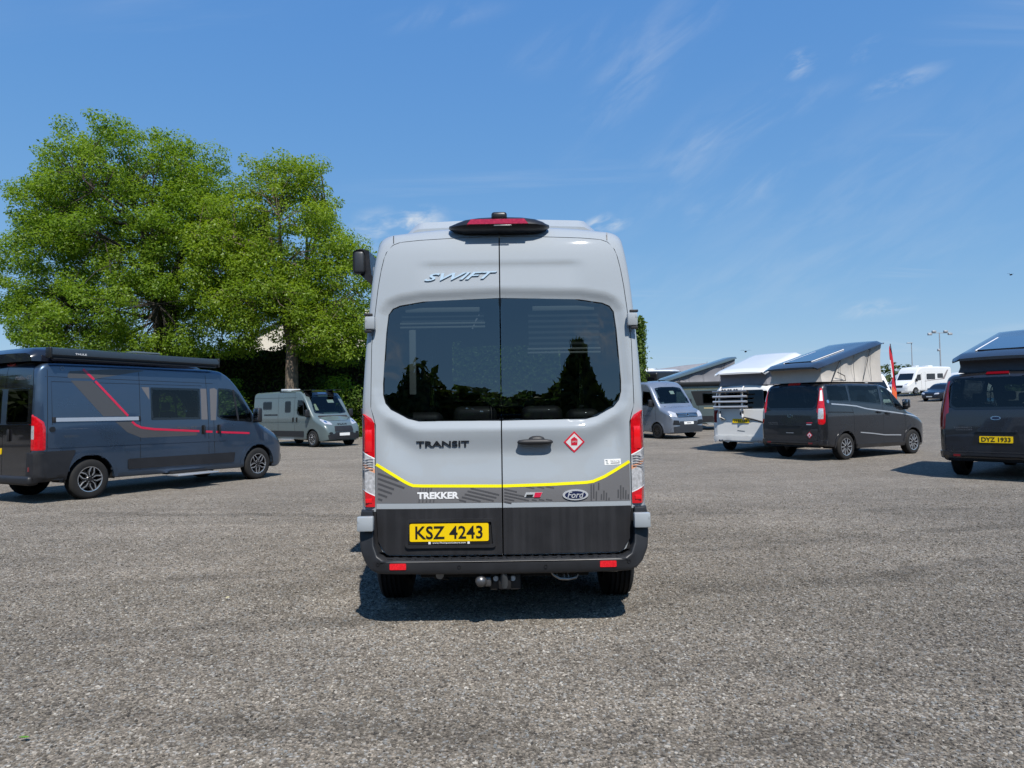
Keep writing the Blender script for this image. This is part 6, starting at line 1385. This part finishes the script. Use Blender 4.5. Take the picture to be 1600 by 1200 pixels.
# cream house beyond the hedge
house = empty('house', (-16.2, 62, float(gz(-16.2, 62)))); tag(house, 'cream rendered house showing through the smaller tree above the hedge', 'house')
M_CREAM = pmat('cream_render', (.72, .66, .55), .85, noise=.06, nscale=1.5); M_SLATE = pmat('roof_slate', (.09, .09, .10), .7, noise=.2, nscale=6)
V = [(-7.2, 0, 0), (4.2, 0, 0), (4.2, 0, 7.6), (-1.5, 0, 10.4), (-7.2, 0, 7.6), (-7.2, 8, 0), (4.2, 8, 0), (4.2, 8, 7.6), (-1.5, 8, 10.4), (-7.2, 8, 7.6)]
mk('wall', V, [(0, 1, 2, 3, 4), (6, 5, 9, 8, 7), (1, 6, 7, 2), (5, 0, 4, 9)], M_CREAM, house, 0)
V = []
for sx, ex_, ez in ((-1, -7.6, 7.45), (1, 4.6, 7.45)): 
    mk('roof', [(-1.5, -.3, 10.5), (-1.5, 8.3, 10.5), (ex_, 8.3, ez), (ex_, -.3, ez), (-1.5, -.3, 10.62), (-1.5, 8.3, 10.62), (ex_, 8.3, ez+.12), (ex_, -.3, ez+.12)], [(0, 1, 2, 3), (4, 7, 6, 5), (0, 3, 7, 4), (1, 5, 6, 2), (2, 6, 7, 3)], M_SLATE, house, 0)
for x_ in (-4.6, .6):
    w_ = box('window', (x_, -.02, 5.6), (1.3, .10, 1.3), M_WHITE, house, .02); box('pane', (x_, -.08, 5.6), (1.1, .02, 1.1), M_FRIT, w_, 0)
box('chimney', (3.0, 4, 9.6), (.9, .9, 2.2), M_CREAM, house, .03)
# treeline behind the photographer (seen only mirrored in the glass and paint)
def treeline():
    rs = np.random.default_rng(91); P, Nn = [], []
    spec = []
    x = -170.0
    while x < 170:
        h = rs.uniform(10.5, 13.2); w = rs.uniform(3, 5); spec.append((x, -40+rs.uniform(-4, 4), w, h, 0)); x += w*1.25
    spec += [(6.8, -37, 6.4, 16.0, 1), (-9.5, -38, 5.0, 15.6, 0), (-21, -38, 2.6, 16.5, 0), (17.5, -39, 5, 11.5, 0), (27, -38, 4, 13, 0), (-30, -40, 5, 12, 0), (40, -38, 5, 14, 0), (-48, -38, 6, 15, 0)]
    spec += [(-58+rs.uniform(-3, 3), yy, 5, rs.uniform(7, 12), 0) for yy in range(-38, 40, 6)]  # unseen side row, added to give the left van's black doors dark reflections
    for x, y, w, h, con in spec:
        n = int(520*w/3*h/9); v = rs.normal(0, 1, (n, 3)); v /= np.linalg.norm(v, axis=1)[:, None]; f = rs.uniform(.2, 1, n)**.4
        if con: z = rs.uniform(0, 1, n); q = np.stack([v[:, 0]*w*np.minimum(1,(1.03-z)*1.5)**.8, v[:, 1]*w*np.minimum(1,(1.03-z)*1.5)**.8, z*h], 1)
        else: q = np.stack([v[:, 0]*w*f, v[:, 1]*w*.8*f, h*.5+v[:, 2]*h*.5*f], 1); 
        P.append(q+np.array([x, y, 0])); Nn.append(v)
    o = leaf_mesh('treeline', np.concatenate(P), np.concatenate(Nn), .8, M_HEDGE, None, rs); tag(o, 'dark line of trees mirrored in the rear glass', 'trees', kind='stuff')
    return o
treeline()

# ================================================================== far side of the yard
MH = dict(L=6.9, W=1.16,
    top=[(0, 2.70), (.05, 2.80), (.2, 2.86), (4.2, 2.92), (4.9, 2.86), (5.3, 2.60), (5.55, 2.25), (6.0, 1.55), (6.12, 1.40), (6.3, 1.30), (6.6, 1.14), (6.78, .98), (6.86, .8), (6.9, .6)],
    bot=[(0, .42), (1, .36), (6, .30), (6.9, .32)], plan=[(0, .97), (.08, 1), (4.6, 1), (5.2, .96), (5.8, .93), (6.4, .88), (6.75, .80), (6.9, .6)],
    tum=[(.2, .98), (.6, 1), (2.2, .995), (2.9, .97)], sh=[(0, .14), (6.9, .14)])
M_MHW = carpaint('motorhome_white', (.76, .76, .75), 0, .35, .02)
def motorhome(x, y, hd, label, stripe, cab=None, ax='L', group='motorhomes on the far side'):
    v = Vehicle('motorhome', x, y, hd); tag(v.root, label, 'motorhome', group)
    v.loft(MH, M_MHW, [(a, circ(w, .35, .40)) for a in 'RL' for w in (1.7, 5.75)], step=.14, lining=False)
    for a in 'RL':
        for w in (1.7, 5.75): arch(v, a, w, .35, .40, M_MHW, .05); wheel(v.root, 1.0 if a == 'R' else -1.0, w, .36, .22, 'five', side=1 if a == 'R' else -1)
        v.window(rounded([(4.95, 1.45), (5.75, 1.42), (5.45, 2.05), (4.98, 2.08)], .06), a, M_FRIT, .03)
        v.window(rounded([(2.7, 1.50), (4.1, 1.50), (4.1, 2.12), (2.7, 2.12)], .10), a, M_FRIT, .03); v.window(rounded([(1.4, 1.62), (2.35, 1.62), (2.35, 2.12), (1.4, 2.12)], .10), a, M_FRIT, .03)
        v.panel('side_graphic', [(1.2, 1.50), (2.6, 1.44), (4.4, 1.30), (4.4, 1.36), (2.6, 1.50), (1.5, 1.58), (.7, 2.5), (.5, 2.5)], a, stripe, .003, .002)
        v.panel('lower_skirt', [(.1, .40), (5.2, .34), (5.2, .44), (.1, .5)], a, M_ALU, .012, .02)
        gaps(v, a, [[(4.88, .5), (4.88, 2.2)], [(4.3, .5), (4.3, 2.3)]], .02); mirror(v, 5.75, 1.4, 1 if a == 'R' else -1)
        corner_lamp(v, 1 if a == 'R' else -1, [(.8, 10, 50), (1.3, 10, 50)], dict(at=[], mats=[M_REDL]), cx=.85, cy=.3)
    v.panel('windscreen', rounded([(-.86, 1.50), (.86, 1.50), (.80, 2.2), (-.80, 2.2)], .06), 'F', M_FRIT, .003, .004)
    v.panel('cab_front', rounded([(-.86, .62), (.86, .62), (.90, 1.0), (.7, 1.25), (-.7, 1.25), (-.90, 1.0)], .06), 'F', cab or M_MHW, .008, .01); v.panel('grille', rounded([(-.4, .7), (.4, .7), (.4, .95), (-.4, .95)], .04), 'F', M_INK, .014, .01)
    for sg in (-1, 1): v.panel('headlight', rounded([(sg*.5, .98), (sg*.8, 1.02), (sg*.82, 1.2), (sg*.55, 1.1)], .03), 'F', M_CLEARL, .014, .01)
    box('roof_vent', (0, 2.2, 2.95), (.7, .7, .12), M_MHW, v.root, .03); box('roof_vent', (.2, 3.9, 2.97), (.5, .5, .10), M_MHW, v.root, .03); box('underbody', (0, 3.2, .42), (1.8, 5.6, .14), M_DARK, v.root, .03)
    return v
M_STRG = pmat('graphic_grey', (.25, .22, .22), .5); M_STRB = pmat('graphic_blue', (.03, .06, .2), .5)
motorhome(46.9, 76.9, -115, 'white low-profile motorhome facing left beyond the red flag', M_STRG)
motorhome(30.9, 66.8, 172, 'white motorhome with a blue cab partly behind the red flag', M_STRB, M_NAVY)
motorhome(13.4, 57.0, -62, 'white motorhome behind the pewter grey van and hedge', M_STRG)
motorhome(56.0, 92.0, -84, 'white motorhome in the farthest row left of the teal sign', M_STRG)
motorhome(62.5, 92.0, -96, 'white motorhome in the farthest row by the dark grey camper roof', M_STRB)
# grey vans roof-deep behind the others
for x, y, hd, m, lb in ((9.6, 50.5, 40, M_INK, 'black high-roof van behind the grey-green side-on camper'), (16.6, 52.0, 70, M_PEWT, 'grey van behind the white camper with only its roof showing')):
    v = Vehicle('panel_van', x, y, hd); tag(v.root, lb, 'van'); v.loft(CRAFT, m, [(a, circ(w, .36, .43)) for a in 'RL' for w in (1.1, 5.0)], step=.16, lining=False)
    for a in 'RL':
        for w in (1.1, 5.0): arch(v, a, w, .36, .43, m, .06); wheel(v.root, .92 if a == 'R' else -.92, w, .365, .235, 'seven', side=1 if a == 'R' else -1)
        v.window(rounded(CBX, .05), a, M_FRIT)
    v.panel('windscreen', rounded(WSX, .06), 'F', M_FRIT, .003, .004); v.panel('rear_window', rounded([(-.75, 1.5), (.75, 1.5), (.7, 2.2), (-.7, 2.2)], .06), 'B', M_FRIT, .003, .004)
    box('underbody', (0, 3, .45), (1.5, 5.2, .14), M_DARK, v.root, .03)
# grey sheet stretched over a frame by the white motorhome
tp_ = empty('tarpaulin', (14.6, 60.0, float(gz(14.6, 60)))); tag(tp_, 'grey tarpaulin stretched high on poles beside the white motorhome', 'tarpaulin')
V, Fc = [], []
for j in range(7):
    for i in range(13):
        u, w = i/12, j/6; V.append((-2.2+4.4*u, .8*w-.4, 2.95+.5*u-.9*(1-w)*.9-.10*math.sin(u*9)*math.sin(w*3)))
for j in range(6):
    for i in range(12): a = j*13+i; Fc.append((a, a+1, a+14, a+13))
o = mk('sheet', V, Fc, M_CANV, tp_, 60); sm = o.modifiers.new('thickness', 'SOLIDIFY'); sm.thickness = .01
for x_ in (-2.2, 2.2): tube('pole', [(x_, .4, -.1), (x_, .4, 3.05+.25*(x_ > 0)*2)], .03, M_ALU, tp_, 6)
# dark car
CAR = dict(L=4.4, W=.92, top=[(0, .95), (.05, 1.1), (.2, 1.3), (.5, 1.50), (1.0, 1.60), (1.9, 1.62), (2.4, 1.55), (3.1, 1.10), (3.3, 1.02), (4.0, .92), (4.25, .82), (4.36, .70), (4.4, .55)], bot=[(0, .35), (.5, .28), (3.9, .25), (4.4, .30)],
    plan=[(0, .82), (.06, .9), (.25, .98), (.6, 1), (3.4, 1), (3.9, .95), (4.2, .86), (4.35, .74), (4.4, .6)], tum=[(.2, .96), (.5, 1), (.85, 1), (1.0, .97), (1.35, .82), (1.62, .70)], sh=[(0, .12), (4.4, .12)])
car = Vehicle('parked_car', 41.7, 66.2, -120); tag(car.root, 'dark blue car parked nose towards us by the white motorhome', 'car')
car.loft(CAR, M_NAVY, [(a, circ(w, .33, .37)) for a in 'RL' for w in (.8, 3.5)], step=.12, lining=False)
for a in 'RL':
    for w in (.8, 3.5): arch(car, a, w, .33, .37, M_BLACK, .05); wheel(car.root, .82 if a == 'R' else -.82, w, .335, .22, 'five', side=1 if a == 'R' else -1)
    car.window(rounded([(.5, 1.05), (2.75, 1.02), (2.35, 1.42), (1.9, 1.50), (.9, 1.50)], .05), a, M_FRIT)
    sg = 1 if a == 'R' else -1; car.panel('headlight', rounded([(sg*.42, .66), (sg*.74, .70), (sg*.74, .82), (sg*.46, .78)], .02), 'F', M_CLEARL, .012, .01); mirror(car, 2.7, 1.0, sg, M_NAVY, .16, .15, .18)
car.panel('windscreen', rounded([(-.66, 1.08), (.66, 1.08), (.56, 1.5), (-.56, 1.5)], .05), 'F', M_FRIT, .003, .004); car.panel('grille', rounded([(-.36, .5), (.36, .5), (.36, .74), (-.36, .74)], .03), 'F', M_INK, .012, .01); car.panel('number_plate', [(-.26, .42), (.26, .42), (.26, .52), (-.26, .52)], 'F', M_STK, .02, .01)
# red feather flag
fl = empty('feather_flag', (24.3, 44.6, float(gz(24.3, 44.6)))); tag(fl, 'tall red feather flag fading to orange and white at its foot', 'flag')
def edge(z): return -.30*((z-.4)/4.3)**2.2
tube('pole', [(edge(.4+4.3*k/10)+.06, 0, .0+4.75*k/10) for k in range(11)], .022, M_INK, fl, 6)
V, Fc, fm = [], [], []; nz_ = 24
wid = pchip([0, .1, .5, .8, .95, 1], [.24, .28, .20, .15, .10, .02])
for k in range(nz_+1):
    t = k/nz_; z = .55+t*4.15
    for i in range(5): u = i/4; V.append((edge(z)+.05-float(wid(t))*u, .05*math.sin(z*3+u*2), z-.25*u*(1-t)))
for k in range(nz_):
    for i in range(4): a = k*5+i; Fc.append((a, a+1, a+6, a+5)); t = (k-.9*i)/nz_; fm.append(2 if t < .06 else (1 if t < .26 else 0))
o = mk('cloth', V, Fc, [pmat('flag_red', (.55, .012, .03), .7), pmat('flag_orange', (.75, .12, .03), .7), M_WHITE], fl, 60, fm); sm = o.modifiers.new('thickness', 'SOLIDIFY'); sm.thickness = .004
V = [(edge(z)+.0-u, -.062, z) for z, u in ((2.6, .10), (2.6, .16), (3.7, .16), (3.7, .12))]; mk('flag_print', V, [(0, 1, 2, 3)], M_WHITE, fl, 0)
# lamp posts
M_GALV = pmat('galvanised', (.42, .43, .44), .5, metal=.5)
def post(x, y, h, label, double):
    p = empty('lamp_post', (x, y, float(gz(x, y)))); tag(p, label, 'lamp post', 'lamp posts on the far side'); tube('pole', [(0, 0, -.2), (0, 0, h*.5), (0, 0, h)], [.11, .085, .06], M_GALV, p, 8)
    if double:
        box('crossbar', (0, 0, h), (3.0, .08, .08), M_GALV, p, .01)
        for x_ in (-1.3, -.75, .75, 1.3): box('floodlight', (x_, -.1, h-.16 if abs(x_) > 1 else h+.18), (.5, .3, .26), M_GALV, p, .04)
        box('speaker', (-.25, -.15, h*.72), (.3, .3, .3), M_GALV, p, .06); box('camera_unit', (-.35, -.15, h*.42), (.5, .25, .25), M_STK, p, .06)
    else: box('lamp_head', (-.35, -.1, h), (.9, .25, .14), M_GALV, p, .04)
post(63.8, 112.0, 8.6, 'single grey lamp post left of the floodlight mast', False); post(54.9, 90.0, 7.9, 'tall floodlight mast with two lamp clusters behind the motorhomes', True)
# teal signs
M_TEAL = pmat('sign_teal', (.0, .22, .26), .5)
for x, y, z, lb in ((54.6, 88.0, 2.55, 'teal square sign with a white mark by the floodlight mast'), (58.9, 88.0, 4.2, 'teal sign peeping over the dark grey camper roof')):
    s_ = empty('sign', (x, y, float(gz(x, y)))); tag(s_, lb, 'sign'); tube('post', [(0, .06, 0), (0, .06, z)], .04, M_GALV, s_, 6); box('board', (0, 0, z+.3), (.62, .06, .8), M_TEAL, s_, .02)
    mk('sign_mark', [(-.08, -.034, z+.15), (.14, -.034, z+.15), (.14, -.034, z+.24), (.04, -.034, z+.24), (.04, -.034, z+.58), (-.08, -.034, z+.4)], [(0, 1, 2, 3, 4, 5)], M_WHITE, s_, 0)
# far trees on the horizon
def far_trees():
    rs = np.random.default_rng(17); P, Nn = [], []; x = -150.0
    while x < 230:
        h = rs.uniform(5.0, 8.2)*(1.15 if 70 < x < 130 else .9); w = rs.uniform(4, 9); y = 165+rs.uniform(-10, 12); n = int(300*w/5); v = rs.normal(0, 1, (n, 3)); v /= np.linalg.norm(v, axis=1)[:, None]; v[:, 2] = np.abs(v[:, 2]); f = rs.uniform(.2, 1, n)**.35
        P.append(np.stack([x+v[:, 0]*w*f, y+v[:, 1]*w*.7*f, gz(x, y)+v[:, 2]*h*f], 1)); Nn.append(v+np.array([0, 0, .3])); x += w*1.1
    o = leaf_mesh('far_trees', np.concatenate(P), np.concatenate(Nn), .75, M_FAR, None, rs); tag(o, 'low line of far-off trees along the horizon', 'trees', kind='stuff')
far_trees()
bush('tree', 22.6, 75.0, 2.6, 2.2, 4.6, 2200, .22, M_FAR, 'round green treetop rising behind the white camper', 88, 'tree')
# birds
for x, y, z, s_, lb in ((41.5, 58.0, 12.2, .22, 'small bird in flight high at the right edge of the sky'), (20.0, 60.0, 6.3, .28, 'small bird gliding low above the raised roofs')):
    b = empty('bird', (x, y, z)); tag(b, lb, 'bird', 'birds in the sky'); bm = bmesh.new(); bmesh.ops.create_uvsphere(bm, u_segments=8, v_segments=6, radius=1)
    for v_ in bm.verts: v_.co = Vector((v_.co.x*s_*.28, v_.co.y*s_*.8, v_.co.z*s_*.28))
    bm_obj('body', bm, M_INK, b); 
    for sg in (-1, 1): mk('wing', [(0, .1*s_, 0), (sg*s_*1.0, 0, .5*s_), (sg*s_*1.9, -.25*s_, .25*s_), (sg*s_*.9, -.3*s_, .42*s_), (0, -.25*s_, 0)], [(0, 1, 3, 4), (1, 2, 3)], M_INK, b, 0)
# small litter
def litter(name, x, y, s_, mat, label, cat, seed):
    rr = random.Random(seed); o = []
    V = [(0, 0, .012)]+[(math.cos(a)*s_*rr.uniform(.6, 1.1), math.sin(a)*s_*rr.uniform(.4, .7), .012+rr.uniform(0, .012)) for a in [k*.9 for k in range(7)]]
    ob = mk(name, V, [(0, i, i % 7+1) for i in range(1, 8)], mat, None, 0); ob.location = (x, y, .006); tag(ob, label, cat)
litter('fallen_leaf', -2.33, 3.39, .028, pmat('litter_green', (.10, .24, .02), .6), 'small bright green leaf lying on the gravel at the near left', 'leaf', 3)
litter('fallen_leaf', -2.38, 5.88, .022, pmat('litter_cream', (.55, .50, .30), .6), 'pale dry leaf lying on the gravel left of the middle van', 'leaf', 5)
